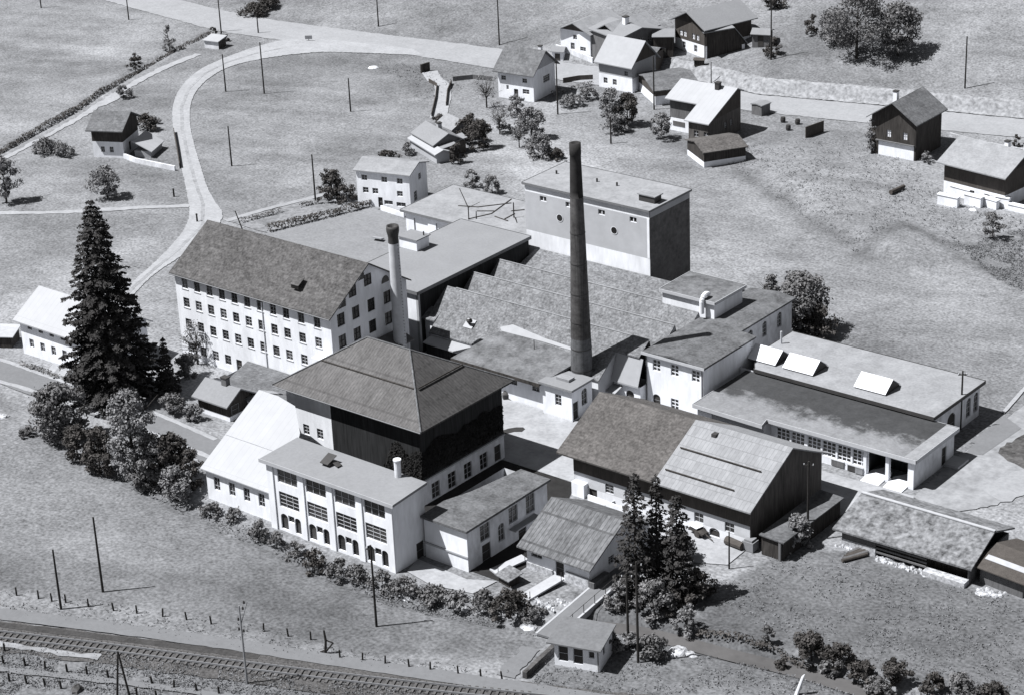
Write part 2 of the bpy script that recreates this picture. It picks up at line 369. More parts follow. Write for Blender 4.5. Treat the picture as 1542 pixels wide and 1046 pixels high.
def gable(name, label, cat, A, yaw, L, Wd, ze, zr, ohx=0.5, ohy=0.7, z0=0.0, wall='white_plaster', roof='shingle_dark', ops=(), yr=None, th=0.18, group=None, base=None,
          gable_mat=None, chim=(), foot=1.2, roofs=None, ohb=None):
    """gabled building, ridge along local x; ze/zr are heights (above z0) of the roof's upper face at the eave edge and the ridge"""
    b = thing(name, label, cat, (A[0], A[1], z0), yaw, group)
    yr = Wd/2 if yr is None else yr; ohb = ohy if ohb is None else ohb
    sl_ = (zr-ze)/(yr+ohy); zeb = zr-sl_*(Wd+ohb-yr)
    zf = ze+sl_*ohy-th; zb = zr-sl_*(Wd-yr)-th
    ops = list(ops); low = min(zf, zb)
    # gable ends above the lower eave
    for x in (0.0, L):
        gm = MB(); pts = [(x, 0, low), (x, Wd, low)] + ([(x, Wd, zb)] if zb > low+.01 else []) + [(x, yr, zr-th)] + ([(x, 0, zf)] if zf > low+.01 else [])
        gm.poly(pts); gm.build('gable_wall', gable_mat or wall, b)
    lowops = [o for o in ops if o['z']+o['h'] <= low-0.02 or o['side'] in 'FB']; hi = [o for o in ops if o not in lowops]
    for o in hi: o['proud'] = True
    if base:          # (height, material) of a plinth storey in another colour
        bh, bm = base
        lo_o = [o for o in lowops if o['z'] < bh-.05]; up_o = [o for o in lowops if o not in lo_o]
        walls_rect(b, L, Wd, -foot, bh, lo_o, bm, 'base_wall'); walls_rect(b, L, Wd, bh, low, up_o, wall, 'wall', tops={'F': zf, 'B': zb})
    else: walls_rect(b, L, Wd, -foot, low, lowops, wall, 'wall', tops={'F': zf, 'B': zb})
    fill(b, L, Wd, hi)
    spans = roofs or [(-ohx, L+ohx, roof)]
    for (xa, xb, rm) in spans:
        r = MB()
        r.slab([(xa, -ohy, ze), (xb, -ohy, ze), (xb, yr, zr), (xa, yr, zr)], th)
        r.slab([(xa, yr+.002, zr), (xb, yr+.002, zr), (xb, Wd+ohb, zeb), (xa, Wd+ohb, zeb)], th)
        ro = r.build('roof', rm, b)
        if (xa, xb, rm) == spans[0]:
            for c in chim:            # (x, y, w, d, height above the roof, material)
                zc = zr-sl_*abs(c[1]-yr); q = MB(); q.box(c[0]-c[2]/2, c[0]+c[2]/2, c[1]-c[3]/2, c[1]+c[3]/2, zc-.4, zc+c[4])
                co = q.build('chimney', c[5], ro); q = MB(); q.box(c[0]-c[2]/2-.08, c[0]+c[2]/2+.08, c[1]-c[3]/2-.08, c[1]+c[3]/2+.08, zc+c[4]+.002, zc+c[4]+.16); q.build('cap', 'metal_dark', co)
    b['_d'] = 0; del b['_d']
    return b
def flat_roof(b, pts, th, m, name='roof', edge=None):
    """pts: upper outline (x, y, z)"""
    r = MB(); r.slab(pts, th); o = r.build(name, m, b)
    if edge:
        e = MB(); k = len(pts); cx = sum(p[0] for p in pts)/k; cy = sum(p[1] for p in pts)/k
        for i in range(k):
            p, q = Vector(pts[i]), Vector(pts[(i+1) % k]); d = (q-p); n = Vector((d.y, -d.x, 0)).normalized()
            if n.dot(Vector((cx, cy, 0))-Vector((p.x, p.y, 0))) > 0: n = -n
            a0 = p+n*.003; a1 = q+n*.003; b0 = p+n*.07; b1 = q+n*.07
            for (u0, u1, w0, w1) in ((a0, a1, b0, b1),):
                e.poly([u0+Vector((0, 0, .05)), u1+Vector((0, 0, .05)), w1+Vector((0, 0, .05)), w0+Vector((0, 0, .05))])
                e.poly([w0+Vector((0, 0, .05)), w1+Vector((0, 0, .05)), w1-Vector((0, 0, th+.03)), w0-Vector((0, 0, th+.03))])
        e.build('roof_edge', edge, o)
    return o
def pipe(parent, pts, r=0.05, m='gutter', name='downpipe'):
    q = MB()
    for a, c in zip(pts[:-1], pts[1:]): q.tube(a, c, r, r, 6)
    return q.build(name, m, parent)

# ------------------------------------------------------------------ ground
def in_poly(px, poly):
    x, y = px[:, 0], px[:, 1]; r = np.zeros(len(x), bool); n = len(poly)
    for i in range(n):
        x0, y0 = poly[i]; x1, y1 = poly[(i+1) % n]
        c = ((y0 > y) != (y1 > y)) & (x < (x1-x0)*(y-y0)/((y1-y0) if y1 != y0 else 1e-9)+x0); r ^= c
    return r
fx = np.arange(-235, 95.1, 0.9); fy = np.arange(-105, 215.1, 0.9)
gx = np.concatenate([[-2500, -1200, -700, -450, -320, -265], fx, [110, 140, 200, 330, 600, 1200, 2500]])
gy = np.concatenate([[-2500, -1200, -600, -330, -200, -140, -118], fy, [235, 275, 350, 500, 800, 1400, 2500]])
XX, YY = np.meshgrid(gx, gy); xf, yf = XX.ravel(), YY.ravel()
zf_ = hgt(xf, yf)
far = (xf < -236) | (xf > 96) | (yf < -106) | (yf > 216)
zf_ = np.where(far, np.clip(zf_, -2, 160), zf_)
nx_, ny_ = len(gx), len(gy)
def vnoise(x, y, sc, seed):
    rs = np.random.RandomState(seed); T = rs.rand(64, 64); x = x/sc; y = y/sc
    i = np.floor(x).astype(int); j = np.floor(y).astype(int); a = sstep(x-i); c = sstep(y-j)
    g = lambda p, q: T[p % 64, q % 64]
    return (g(i, j)*(1-a)+g(i+1, j)*a)*(1-c)+(g(i, j+1)*(1-a)+g(i+1, j+1)*a)*c
# hummocky meadow
rough_amp = 0.045*(vnoise(xf, yf, 3.1, 1)-.5)+0.025*(vnoise(xf, yf, 1.7, 2)-.5)
pix = proj(np.stack([xf, yf, zf_], 1)); pj = pix + 14*(np.stack([vnoise(xf, yf, 5, 3), vnoise(xf, yf, 5, 4)], 1)-.5) + 9*(np.stack([vnoise(xf, yf, 2, 5), vnoise(xf, yf, 2, 6)], 1)-.5)
tone = np.full(len(xf), 1.0)
ZONES = [
 ([(-300, -300), (60, -300), (170, 0), (318, 50), (150, 140), (60, 195), (-300, 300)], 1.02),
 ([(-300, 232), (60, 200), (150, 150), (330, 70), (262, 150), (285, 290), (-300, 310)], 0.96),
 ([(430, 70), (640, 95), (690, 130), (650, 230), (530, 250), (350, 320), (300, 260), (285, 190), (310, 110)], 0.98),
 ([(560, 160), (700, 130), (690, 230), (620, 245), (520, 250), (380, 300), (330, 240)], 1.06),
 ([(700, 190), (860, 150), (1000, 230), (1110, 250), (1180, 330), (1290, 380), (1240, 420), (1100, 420), (1040, 280), (780, 270)], 1.10),
 ([(1060, 225), (1150, 190), (1310, 200), (1420, 290), (1542, 330), (1542, 400), (1350, 345), (1290, 380), (1190, 300)], 1.0),
 ([(1110, 410), (1240, 400), (1350, 345), (1420, 380), (1542, 430), (1700, 500), (1700, 700), (1542, 640), (1490, 560), (1250, 500)], 0.96),
 ([(1430, 360), (1542, 345), (1700, 350), (1700, 470), (1542, 430), (1500, 420)], 0.72),
 ([(-200, 330), (110, 315), (285, 318), (255, 390), (60, 440), (-200, 470)], 0.85),
 ([(-300, 605), (0, 620), (130, 690), (300, 775), (430, 830), (540, 890), (700, 930), (810, 950), (820, 1000), (560, 985), (370, 945), (0, 890), (-300, 850)], 0.80),
 ([(-300, 700), (0, 700), (420, 850), (760, 950), (815, 985), (560, 985), (370, 945), (0, 890), (-300, 850)], 0.75),
 ([(-300, 850), (0, 885), (370, 940), (560, 985), (800, 1015), (800, 1050), (560, 1010), (0, 925), (-300, 890)], 1.0),
 ([(-300, 960), (0, 965), (400, 1015), (900, 1060), (900, 1300), (-300, 1300)], 0.66),
 ([(1040, 890), (1180, 830), (1270, 820), (1480, 890), (1700, 920), (1700, 1300), (1542, 1080), (1240, 985), (1050, 960)], 0.60),
 ([(800, 1000), (930, 960), (1060, 965), (1240, 1010), (1450, 1080), (1450, 1300), (800, 1300)], 0.70),
 ([(870, 890), (1000, 920), (1200, 985), (1300, 1025), (1300, 1040), (1100, 985), (930, 950), (860, 930)], 0.55),
 ([(700, -200), (1000, -200), (1000, 90), (840, 85), (430, 25), (330, -200)], 0.92),
 ([(1130, -200), (1900, -200), (1900, 190), (1542, 150), (1150, 110)], 0.93),
]
for poly, t in ZONES: tone[in_poly(pj, poly)] = t
# field patches, mowing swaths and trodden strips
ca_, sa_ = math.cos(0.35), math.sin(0.35); u_, v_ = xf*ca_+yf*sa_, -xf*sa_+yf*ca_
tone *= 1+0.36*(vnoise(xf, yf, 30, 7)-.5)+0.30*(vnoise(xf, yf, 13, 8)-.5)+0.18*(vnoise(xf, yf, 4, 9)-.5)+0.20*(vnoise(xf, yf, 1.5, 10)-.5)+0.26*(vnoise(u_/7, v_, 2.6, 12)-.5)
for pl, w, k in ((BANK1, 2.4, -.30), (pxl([(1290, 385), (1330, 362), (1360, 347), (1400, 362), (1450, 388), (1542, 432)]), 1.5, -.42), (pxl([(1180, 560), (1300, 470), (1400, 440), (1480, 445)]), 1.0, -.14),
                 (pxl([(0, 470), (100, 425), (205, 370)]), 3.0, .16), (pxl([(0, 400), (110, 372), (230, 340)]), 3.4, -.14), (pxl([(0, 62), (120, 75), (230, 100)]), 4.0, .14), (pxl([(-20, 130), (100, 120), (210, 92)]), 3.0, -.12),
                 (pxl([(430, 95), (540, 100), (640, 130)]), 5.0, -.16), (pxl([(330, 240), (430, 215), (560, 170)]), 5.0, .12), (pxl([(880, 240), (960, 300), (1060, 380)]), 4.0, .10), (pxl([(1060, 280), (1130, 340), (1200, 420)]), 3.0, -.10),
                 (pxl([(620, 955), (720, 972), (800, 968)]), .7, -.18), (pxl([(300, 940), (420, 915), (560, 905)]), 4.0, -.10), (pxl([(1060, 890), (1150, 850), (1260, 840)]), 3.0, .18)):
    d_, s__ = line_dist(xf, yf, pl); tone *= 1+k*np.exp(-(d_/w)**2)*(.6+.8*vnoise(xf, yf, 3.0, 21))
d_s, _ = line_dist(xf, yf, STREAM); tone *= 1-0.22*sstep(1-d_s/2.6)
dwall, swall = line_dist(xf, yf, ROAD_FAR)
zf_ = zf_ + np.where(far, 0, rough_amp*np.where(pix[:, 1] > 560, 1.1, 1.0))
me = bpy.data.meshes.new('ground')
idx = np.arange(nx_*ny_).reshape(ny_, nx_)
fc = np.stack([idx[:-1, :-1], idx[:-1, 1:], idx[1:, 1:], idx[1:, :-1]], -1).reshape(-1, 4)
me.vertices.add(nx_*ny_); me.vertices.foreach_set('co', np.stack([xf, yf, zf_-0.055], 1).ravel())
me.loops.add(fc.size); me.loops.foreach_set('vertex_index', fc.ravel().astype(np.int32))
me.polygons.add(len(fc)); me.polygons.foreach_set('loop_start', np.arange(0, fc.size, 4, dtype=np.int32)); me.polygons.foreach_set('use_smooth', np.ones(len(fc), bool))
me.update(calc_edges=True); me.validate()
at = me.attributes.new('tone', 'FLOAT', 'POINT'); at.data.foreach_set('value', tone.astype(np.float32))
me.materials.append(MATS['grass']); go = bpy.data.objects.new('ground', me); COL.objects.link(go); struct(go)

def resample(pts, step):
    out = [pts[0]]
    for a, b in zip(pts[:-1], pts[1:]):
        n = max(1, int(math.dist(a, b)/step))
        for i in range(1, n+1): t = i/n; out.append((a[0]+(b[0]-a[0])*t, a[1]+(b[1]-a[1])*t))
    return out
def smooth_line(pts, it=2):
    for _ in range(it):
        q = [pts[0]]
        for a, b in zip(pts[:-1], pts[1:]): q += [(a[0]*.75+b[0]*.25, a[1]*.75+b[1]*.25), (a[0]*.25+b[0]*.75, a[1]*.25+b[1]*.75)]
        pts = q+[pts[-1]]
    return pts
def strip2(name, m, left, right, dz=0.03, n=160, k=5, ragged=0.0, flat=None, seed=0):
    """sheet between two edge lines (world points), draped on the ground"""
    def par(pl):
        pl = np.array(pl); d = np.r_[0, np.cumsum(np.hypot(*np.diff(pl, axis=0).T))]; t = np.linspace(0, d[-1], n)
        return np.stack([np.interp(t, d, pl[:, 0]), np.interp(t, d, pl[:, 1])], 1)
    A, B = par(left), par(right); rs = np.random.RandomState(seed)
    if ragged:
        w = (B-A)/np.maximum(np.linalg.norm(B-A, axis=1, keepdims=True), 1e-6)
        A = A + w*rs.uniform(-ragged, ragged, (n, 1)); B = B + w*rs.uniform(-ragged, ragged, (n, 1))
    t = np.linspace(0, 1, k)[None, :, None]; Q = A[:, None]*(1-t)+B[:, None]*t
    z = (hgt(Q[..., 0], Q[..., 1]) if flat is None else np.full(Q.shape[:2], flat))+dz
    mb = MB(); mb.v = [tuple(map(float, (*Q[i, j], z[i, j]))) for i in range(n) for j in range(k)]
    mb.f = [(i*k+j, i*k+j+1, (i+1)*k+j+1, (i+1)*k+j) for i in range(n-1) for j in range(k-1)]
    return struct(mb.build(name, m, smooth=True))
def ribbon(name, m, pts, w, dz=0.03, ragged=0.0, k=5, seed=0, sm=2, step=1.0, flat=None):
    pl = resample(smooth_line(list(pts), sm), step); A, B = [], []
    ws = w if isinstance(w, (list, tuple)) else (w, w)
    for i, p in enumerate(pl):
        a = pl[max(0, i-1)]; b = pl[min(len(pl)-1, i+1)]; d = math.dist(a, b) or 1; nx, ny = -(b[1]-a[1])/d, (b[0]-a[0])/d
        ww = (ws[0]+(ws[1]-ws[0])*i/max(1, len(pl)-1))/2
        A.append((p[0]+nx*ww, p[1]+ny*ww)); B.append((p[0]-nx*ww, p[1]-ny*ww))
    return strip2(name, m, A, B, dz, n=max(4, len(pl)), k=k, ragged=ragged, seed=seed, flat=flat)
def sheet(name, m, pts, dz=0.03, z=0.0):
    q = MB(); q.poly([(p[0], p[1], z+dz) for p in pts]); return struct(q.build(name, m))
strip2('road', 'road', ROAD_NEAR, ROAD_FAR, 0.03, n=700, k=7, ragged=0.22)
# stony bank above the road
BK = [(1000, 112), (1142, 143), (1300, 157), (1542, 180), (1800, 205)]
bk = pxl(BK); bkn = []
for i, p in enumerate(bk):
    a = bk[max(0, i-1)]; b = bk[min(len(bk)-1, i+1)]; d = math.dist(a, b); bkn.append((p[0]-(b[1]-a[1])/d*3.4, p[1]+(b[0]-a[0])/d*3.4))
strip2('road_bank', 'bank_stone', bk, bkn, 0.14, n=200, k=9, ragged=0.2)
# side road that leaves the main road and runs past the mill
side_l = smooth_line(pxl([(620, 74), (500, 60), (440, 58), (400, 66), (340, 86), (290, 110), (262, 145), (258, 185), (270, 240), (282, 290), (288, 335), (245, 385), (205, 420), (175, 450), (120, 500), (70, 560)]))
side_r = smooth_line(pxl([(640, 84), (540, 80), (480, 78), (410, 86), (350, 98), (312, 118), (287, 148), (285, 190), (300, 245), (316, 295), (345, 330), (275, 385), (232, 412), (200, 445), (140, 510), (90, 575)]))
strip2('side_road', 'road_white', side_l, side_r, 0.05, n=500, k=6, ragged=0.16)
mid_ = [((a[0]+b[0])/2, (a[1]+b[1])/2) for a, b in zip(side_l[::3], side_r[::3])]
ribbon('road_crown', 'verge_dust', mid_[4:], 0.55, 0.068, 0.07, sm=0, step=.6)
ribbon('field_path', 'road_white', pxl([(-150, 325), (0, 321), (100, 320), (180, 314), (285, 310)]), 1.5, 0.02, 0.2)
ribbon('ditch_path', 'road_white', pxl([(-60, 262), (10, 238), (70, 205), (130, 172), (190, 132), (250, 100), (300, 82)]), (1.1, 1.7), 0.03, 0.3)
ribbon('gravel_patch', 'road_white', pxl([(128, 172), (150, 158), (178, 142)]), (1.0, 3.2), .05, .5)
ribbon('garden_walk', 'road_white', pxl([(647, 108), (655, 122), (668, 128), (667, 150), (660, 178)]), 3.0, 0.05, 0.1)
ribbon('pole_path', 'road', pxl([(340, 333), (400, 315), (470, 298), (500, 290)]), 1.2, 0.04, 0.1)
# bottom left: lane between the house and the stream
ribbon('lane', 'path_grey', extend(pxl([(-120, 520), (0, 557), (80, 590), (200, 625), (300, 668), (345, 690)]), 60, 0), 5.2, 0.05, 0.15)
ribbon('lane_edge', 'road_white', pxl([(-120, 505), (0, 541), (70, 566), (140, 590), (235, 622), (325, 662)]), 0.7, 0.08, 0.06)
ribbon('lane_strip', 'road_white', pxl([(-120, 545), (0, 574), (60, 592), (200, 640), (320, 690)]), 0.8, 0.07, 0.1)
# courtyards
sheet('courtyard', 'courtyard', [(-22, -23.4), (4.2, -23.4), (17.0, -23.4), (17.0, -12), (18.8, -9.5), (20, -5.2), (18, -1.3), (7, -1.8), (6.5, -7), (6, -10.4), (1.2, -10.4), (1, -9.7), (-22, -9.7)], 0.03)
sheet('dark_yard', 'black_ground', [(4.9, -46.5), (23.5, -46.5), (23.6, -40), (17.2, -25.6), (17.2, -23.5), (4.9, -23.5)], 0.026)  # near-black ground sheet beside the hip-roofed block
sheet('yard', 'yard', pxl([(398, 352), (558, 312), (612, 332), (612, 350), (690, 345), (700, 420), (480, 420)]), 0.035)
sheet('garden', 'garden_soil', pxl([(345, 333), (470, 300), (530, 310), (600, 312), (548, 318), (410, 352), (380, 345)]), 0.02)
sheet('forecourt', 'courtyard', [(18.8, -5.2), (50.5, -4.2), (52, -8.5), (49.5, -9), (43, -16), (42.0, -12), (20, -9)], 0.028)
strip2('works_road', 'pale_earth', pxl([(1375, 748), (1440, 690), (1490, 650), (1542, 610), (1640, 540)]), pxl([(1420, 775), (1500, 760), (1560, 720), (1640, 690), (1740, 620)]), 0.05, n=60, k=6, ragged=0.15)
ribbon('worn_patch', 'road', pxl([(1490, 745), (1542, 728), (1600, 705)]), (4.0, 7.0), 0.07, 0.4)
sheet('slab_path', 'path_grey', pxl([(1461, 666), (1468, 667), (1453, 683), (1480, 685), (1538, 645), (1512, 626)]), 0.075)
sheet('dug_earth', 'dark_earth', pxl([(1503, 682), (1506, 674), (1513, 671), (1516, 666), (1524, 666), (1530, 660), (1542, 654), (1560, 640), (1590, 690), (1542, 706), (1528, 698), (1517, 694), (1511, 688)]), 0.07)
ribbon('kerb_line', 'road_white', pxl([(1510, 622), (1542, 585), (1580, 545)]), .5, .08, .05)
sheet('terrace', 'courtyard', [(12.6, -47.8), (20.0, -48.2), (23.0, -46.6), (22.5, -50.2), (17.5, -51.4), (13.4, -50.6)], 0.06)
sheet('barn_apron', 'courtyard', [(30.5, -25.3), (41.4, -25.3), (41.6, -29.6), (37.5, -31.6), (33.2, -31.5), (31, -29)], 0.05)
ribbon('bridge_path', 'path_grey', pxl([(800, 975), (782, 995), (762, 1018)]), 2.0, 0.04, 0.25)
w_ = ribbon('stream_water', 'water', STREAM[10:], 2.2, 0.0, sm=1, step=2.0, flat=-.70)
# railway corridor
TRACK = pxl([(-160, 938), (0, 957), (200, 981), (400, 1008), (640, 1036), (900, 1062), (1100, 1085)]); TRACK = extend(TRACK, 120, 120)
PATH = pxl([(-160, 908), (0, 924), (200, 949), (370, 973), (500, 994), (640, 1014), (760, 1032), (900, 1052)]); PATH = extend(PATH, 120, 120)
ribbon('railway_path', 'path_grey', PATH, (2.6, 1.6), 0.10, 0.08)
ribbon('ballast_edge', 'ballast_dark', pxl([(-160, 924), (0, 940), (200, 964), (390, 988)]), 1.0, 0.06, 0.08)
ribbon('ballast_bed', 'ballast', TRACK, 5.6, 0.03, 0.25)
ribbon('goat_track', 'pale_earth', pxl([(-60, 960), (40, 975), (110, 986), (150, 990)]), 0.9, 0.12, 0.25)
ribbon('meadow_track', 'path_grey', pxl([(-100, 990), (0, 1008), (200, 1028), (420, 1060)]), 1.0, 0.10, 0.15)
st = sheet('painted_shadow', 'shadow_paint', pxl([(744, 652), (765, 645), (777, 643), (788, 643), (791, 646), (786, 650), (775, 650), (745, 657)]), 0.034)  # dark sheet painted in as a bulb-ended cast shadow
# ------------------------------------------------------------------ the works
# four-storey mill
cols = [1.8+2.33*i for i in range(9)]+[23.1, 25.9]
mo = []
for s in cols:
    for r, z in enumerate((0.9, 4.45, 7.5, 10.2)):
        if r == 0 and s > 13.2: continue
        if r == 0 and abs(s-11.12) < .5: continue
        mo.append(O('F', s, z, 1.15, 1.62 if r == 3 else 1.4, nx=2, ny=3, sill=(r > 0), frame='frame_grey' if (int(s*7)+r) % 3 else 'frame_light'))
mo.append(O('F', 10.85, 0.15, 1.05, 1.95, kind='door'))
for s in (1.95, 4.75, 7.7, 10.8): mo.append(O('R', s, 10.35, 1.4, 1.75, nx=2, ny=2, frame='metal_dark'))
for s in (1.95, 4.75, 7.7, 10.8): mo.append(O('R', s, 7.4, 1.4, 1.75, nx=2, ny=2, frame='metal_dark'))
for s, z in ((4.35, 13.55), (7.3, 14.1)): mo.append(O('R', s, z, 1.3, 1.5, nx=2, ny=2, proud=True, frame='metal_dark'))
for s in (1.95, 4.75): mo.append(O('R', s, 4.2, 1.4, 1.75, nx=2, ny=2, frame='metal_dark'))
mill = gable('mill_building', 'long white four-storey mill with grey shingled gable roof beside the tall spruce', 'mill', (-50.5, -23.2), 0, 28.3, 14.6, 12.25, 17.25,
             ohx=0.45, ohy=0.55, wall='white_plaster', roof='shingle_dark', ops=mo, group=None)
for pts in ([(1.55, 12.75), (3.0, 12.75), (3.0, 13.75)], [(5.5, 15.25), (6.7, 15.25), (6.7, 16.15)], [(10.6+.75*math.cos(t), 13.35+.95*math.sin(t)) for t in np.linspace(0, math.pi, 9)]):   # attic lights
    q = MB(); q.poly([(28.345, y, z) for y, z in pts]); q.build('attic_light', 'glass', mill)
pipe(mill, [(16.2, -.09, 11.6), (16.2, -.09, 2.4)], .07, 'frame_white')
pipe(mill, [(-.45, -.62, 12.1), (28.7, -.62, 12.1)], .08, 'gutter', 'gutter')
q = MB(); q.box(25.9, 28.2, -1.5, -.05, 0, 6.7); sh = q.build('stair_porch', 'white_plaster', mill); q = MB(); q.box(28.21, 28.26, -1.4, -.2, 4.0, 6.5); q.build('shutter', 'door_dark', sh)
ds = MB(); ds.slab([(20.3, 1.4, 14.55), (21.7, 1.4, 14.55), (21.5, 2.9, 15.15), (20.5, 2.9, 15.15)], .08); dm = ds.build('dormer', 'shingle_dark', mill)
q = MB(); q.poly([(20.35, 1.45, 13.98), (21.65, 1.45, 13.98), (21.65, 1.45, 14.46), (20.35, 1.45, 14.46)]); q.build('dormer_light', 'glass', dm)
# low annex in front of the mill
ax = thing('mill_annex', 'low annex with plain grey lean-to roof against the front wall of the white mill', 'annex', (-37.6, -31.0, 0))
walls_rect(ax, 14.5, 7.6, -1, 2.0, [O('F', 2.5, .6, 1, 1), O('F', 6.0, .6, 1, 1)], 'white_plaster')
flat_roof(ax, [(2.2, -.5, 2.1), (15.0, -.5, 2.1), (15.0, 7.7, 2.4), (-.3, 7.7, 2.4)], .2, 'shingle_grey')

# big flat-roofed hall
hl = thing('flat_roofed_hall', 'large hall with smooth pale grey flat roof behind the mill, next to the sawtooth roof', 'factory hall', (-36.2, -4.7, 0))
walls_rect(hl, 12.3, 24.0, -1, 8.6, [], 'dark_cladding', sides='RB')
walls_rect(hl, 12.3, 24.0, -1, 8.6, [O('F', 9.0, 5.4, .9, 1.0)], 'white_plaster', name='front_wall', sides='FL')
flat_roof(hl, [(-.2, -.35, 9.0), (12.6, -.35, 9.0), (12.6, 24.2, 9.0), (-.2, 24.2, 9.0)], .4, 'gravel_roof', edge='gutter')
q = MB(); q.box(12.02, 12.4, -.02, .35, 0, 8.55); q.build('corner_pier', 'grey_plaster', hl)
pn = thing('roof_penthouse', 'small white box hut standing on the pale flat roof of the hall', 'roof hut', (-36.0, 1.4, 9.02))
pn.location = (*P(602, 372, 9.02)[:2], 9.02)
walls_rect(pn, 3.2, 2.6, 0, 1.55, [], 'white_plaster'); flat_roof(pn, [(-.2, -.2, 1.72), (3.4, -.2, 1.72), (3.4, 2.8, 1.72), (-.2, 2.8, 1.72)], .16, 'gravel_roof')
pipe(pn, [(2.9, 1.9, 1.7), (2.9, 1.9, 2.3)], .1, 'metal_dark', 'vent_pipe')
hk = MB(); hp = P(560, 363, 0); hk.slab([(0, 0, .55), (1.7, .3, .55), (1.5, 1.2, .3), (-.2, .9, .3)], .2); tag(hk.build('cellar_hatch', 'pale_roof', loc=(hp[0], hp[1], .12)), 'pale slanted cellar hatch lying in the grey yard behind the mill', 'hatch')

# sawtooth weaving shed
sw = thing('sawtooth_shed', 'weaving shed with rows of mottled grey sawtooth roofs below the tower block', 'weaving shed', (-23.4, -5.6, 0))
Y0 = -5.6
rid = [(0.63-Y0, 8.1), (6.3-Y0, 8.1), (11.9-Y0, 8.1)]
val = [(-5.4-Y0, 3.9), (1.5-Y0, 4.6), (7.2-Y0, 4.6), (12.8-Y0, 5.0)]
XR = 33.4

for i, ((yr_, zr_), (yv, zv)) in enumerate(zip(rid, val)):
    m = MB(); xl = 1.8 if i == 0 else 0.12
    if i == 0:
        m.slab([(1.75, yv, zv), (29.8, yv, zv), (29.8, 4.0, 3.9+.697*3.8), (XR, 4.0, 3.9+.697*3.8), (XR, yr_, zr_), (.12, yr_, zr_), (.12, 2.9, 5.75), (1.75, 2.9, 5.75)], .18)
    else: m.slab([(xl, yv, zv), (XR, yv, zv), (XR, yr_, zr_), (xl, yr_, zr_)], .18)
    o = m.build('sawtooth', 'tile_saw', sw)
    r = MB(); r.box(xl-.05, XR, yr_-.09, yr_+.10, zr_+.003, zr_+.06); r.build('ridge_cap', 'gravel_roof_pale', o)
    nv = val[i+1]; g = MB(); g.poly([(xl, yr_+.08, zr_-.2), (XR, yr_+.08, zr_-.2), (XR, nv[0], nv[1]), (xl, nv[0], nv[1])]); g.build('north_light', 'glass_grey', o)
    ends = MB(); ends.poly([(xl+.02, yv, zv-.2), (xl+.02, yr_, zr_-.2), (xl+.02, nv[0], nv[1]-.2), (xl+.02, nv[0], 0), (xl+.02, yv, 0)]); ends.build('end_wall', 'grey_plaster', sw); xe = 29.7 if i == 0 else XR-.02; ends = MB(); ends.poly([(xe, yv, zv-.2), (xe, yr_, zr_-.2), (xe, nv[0], nv[1]-.2), (xe, nv[0], 0), (xe, yv, 0)]); ends.build('end_wall', 'grey_plaster', sw)
m = MB(); m.slab([(.12, val[3][0], val[3][1]), (XR, val[3][0], val[3][1]), (XR, 25.9, 7.0), (.12, 25.9, 7.0)], .18); m.build('sawtooth', 'tile_saw', sw)
ends = MB(); ends.poly([(XR-.02, val[3][0], val[3][1]-.2), (XR-.02, 25.9, 6.8), (XR-.02, 25.9, 0), (XR-.02, val[3][0], 0)])
ends.build('end_wall', 'grey_plaster', sw)
m = MB(); m.box(1.9, 29.6, .35, .6, -1, 3.6); m.build('front_wall', 'white_plaster', sw)
m = MB(); m.slab([(-1.0, 1.5, 5.0), (1.7, 1.5, 5.0), (1.7, 3.4, 6.0), (-.35, 3.4, 6.0)], .18); m.build('corner_roof', 'tile_saw', sw)
m = MB(); m.box(-.3, 1.65, 1.9, 2.1, 0, 4.9); m.build('corner_wall', 'white_plaster', sw)
m = MB(); m.slab([(2.1, -1.5, 3.1), (9.6, -1.6, 3.1), (9.6, .3, 3.5), (2.1, .3, 3.5)], .15); m.build('porch_roof', 'pale_roof', sw)
m = MB(); m.box(2.4, 9.5, -1.2, -1.0, -1, 2.93); m.build('porch_wall', 'dark_cladding', sw)
# roof vent with its white patch
vp = P(707, 491, 5.4); k = 0
q = MB(); q.box(-.75, .75, -.7, .7, 0, .02); 
tv = thing('roof_vent', 'dark vent cowl on a white patch of the first sawtooth roof', 'roof vent', (vp[0]-.3, vp[1]+.4, 8.1-.7*(0.63-vp[1]-.4)+.12)); tv.rotation_euler = (math.atan(.7), 0, 0)
q.build('patch', 'white_roof', tv); q = MB(); q.tube((0, 0, .02), (0, 0, .8), .18, .18, 8); q.tube((0, 0, .55), (.55, .1, .75), .22, .3, 8); q.build('cowl', 'metal_dark', tv)

# tower block
tb = thing('tower_block', 'tall windowless block with grey band between white strips and round openings', 'tower block', (-25.1, 20.4, 0))
to = [O('F', s, 14.2, 1.15, .75, nx=2, ny=1, frame='frame_white') for s in (3.2, 7.7, 13.3, 18.6)]
walls_rect(tb, 21.3, 9.6, 15.2, 16.25, [], 'white_plaster', name='parapet_band', sides='F')
walls_rect(tb, 21.3, 9.6, 9.45, 15.2, to, 'band_plaster', sides='F')
walls_rect(tb, 21.3, 9.6, -1, 9.45, [], 'white_plaster', name='base_wall', sides='F')
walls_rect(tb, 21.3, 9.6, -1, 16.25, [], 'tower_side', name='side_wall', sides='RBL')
q = MB(); q.box(20.9, 21.28, -.03, .03, 9.47, 15.18); q.build('corner_strip', 'white_plaster', tb)
q = MB(); q.poly([(21.33, .1, 15.3), (21.33, 9.5, 15.3), (21.33, 9.5, 16.2), (21.33, .1, 16.2)]); q.build('side_band', 'grey_plaster', tb)
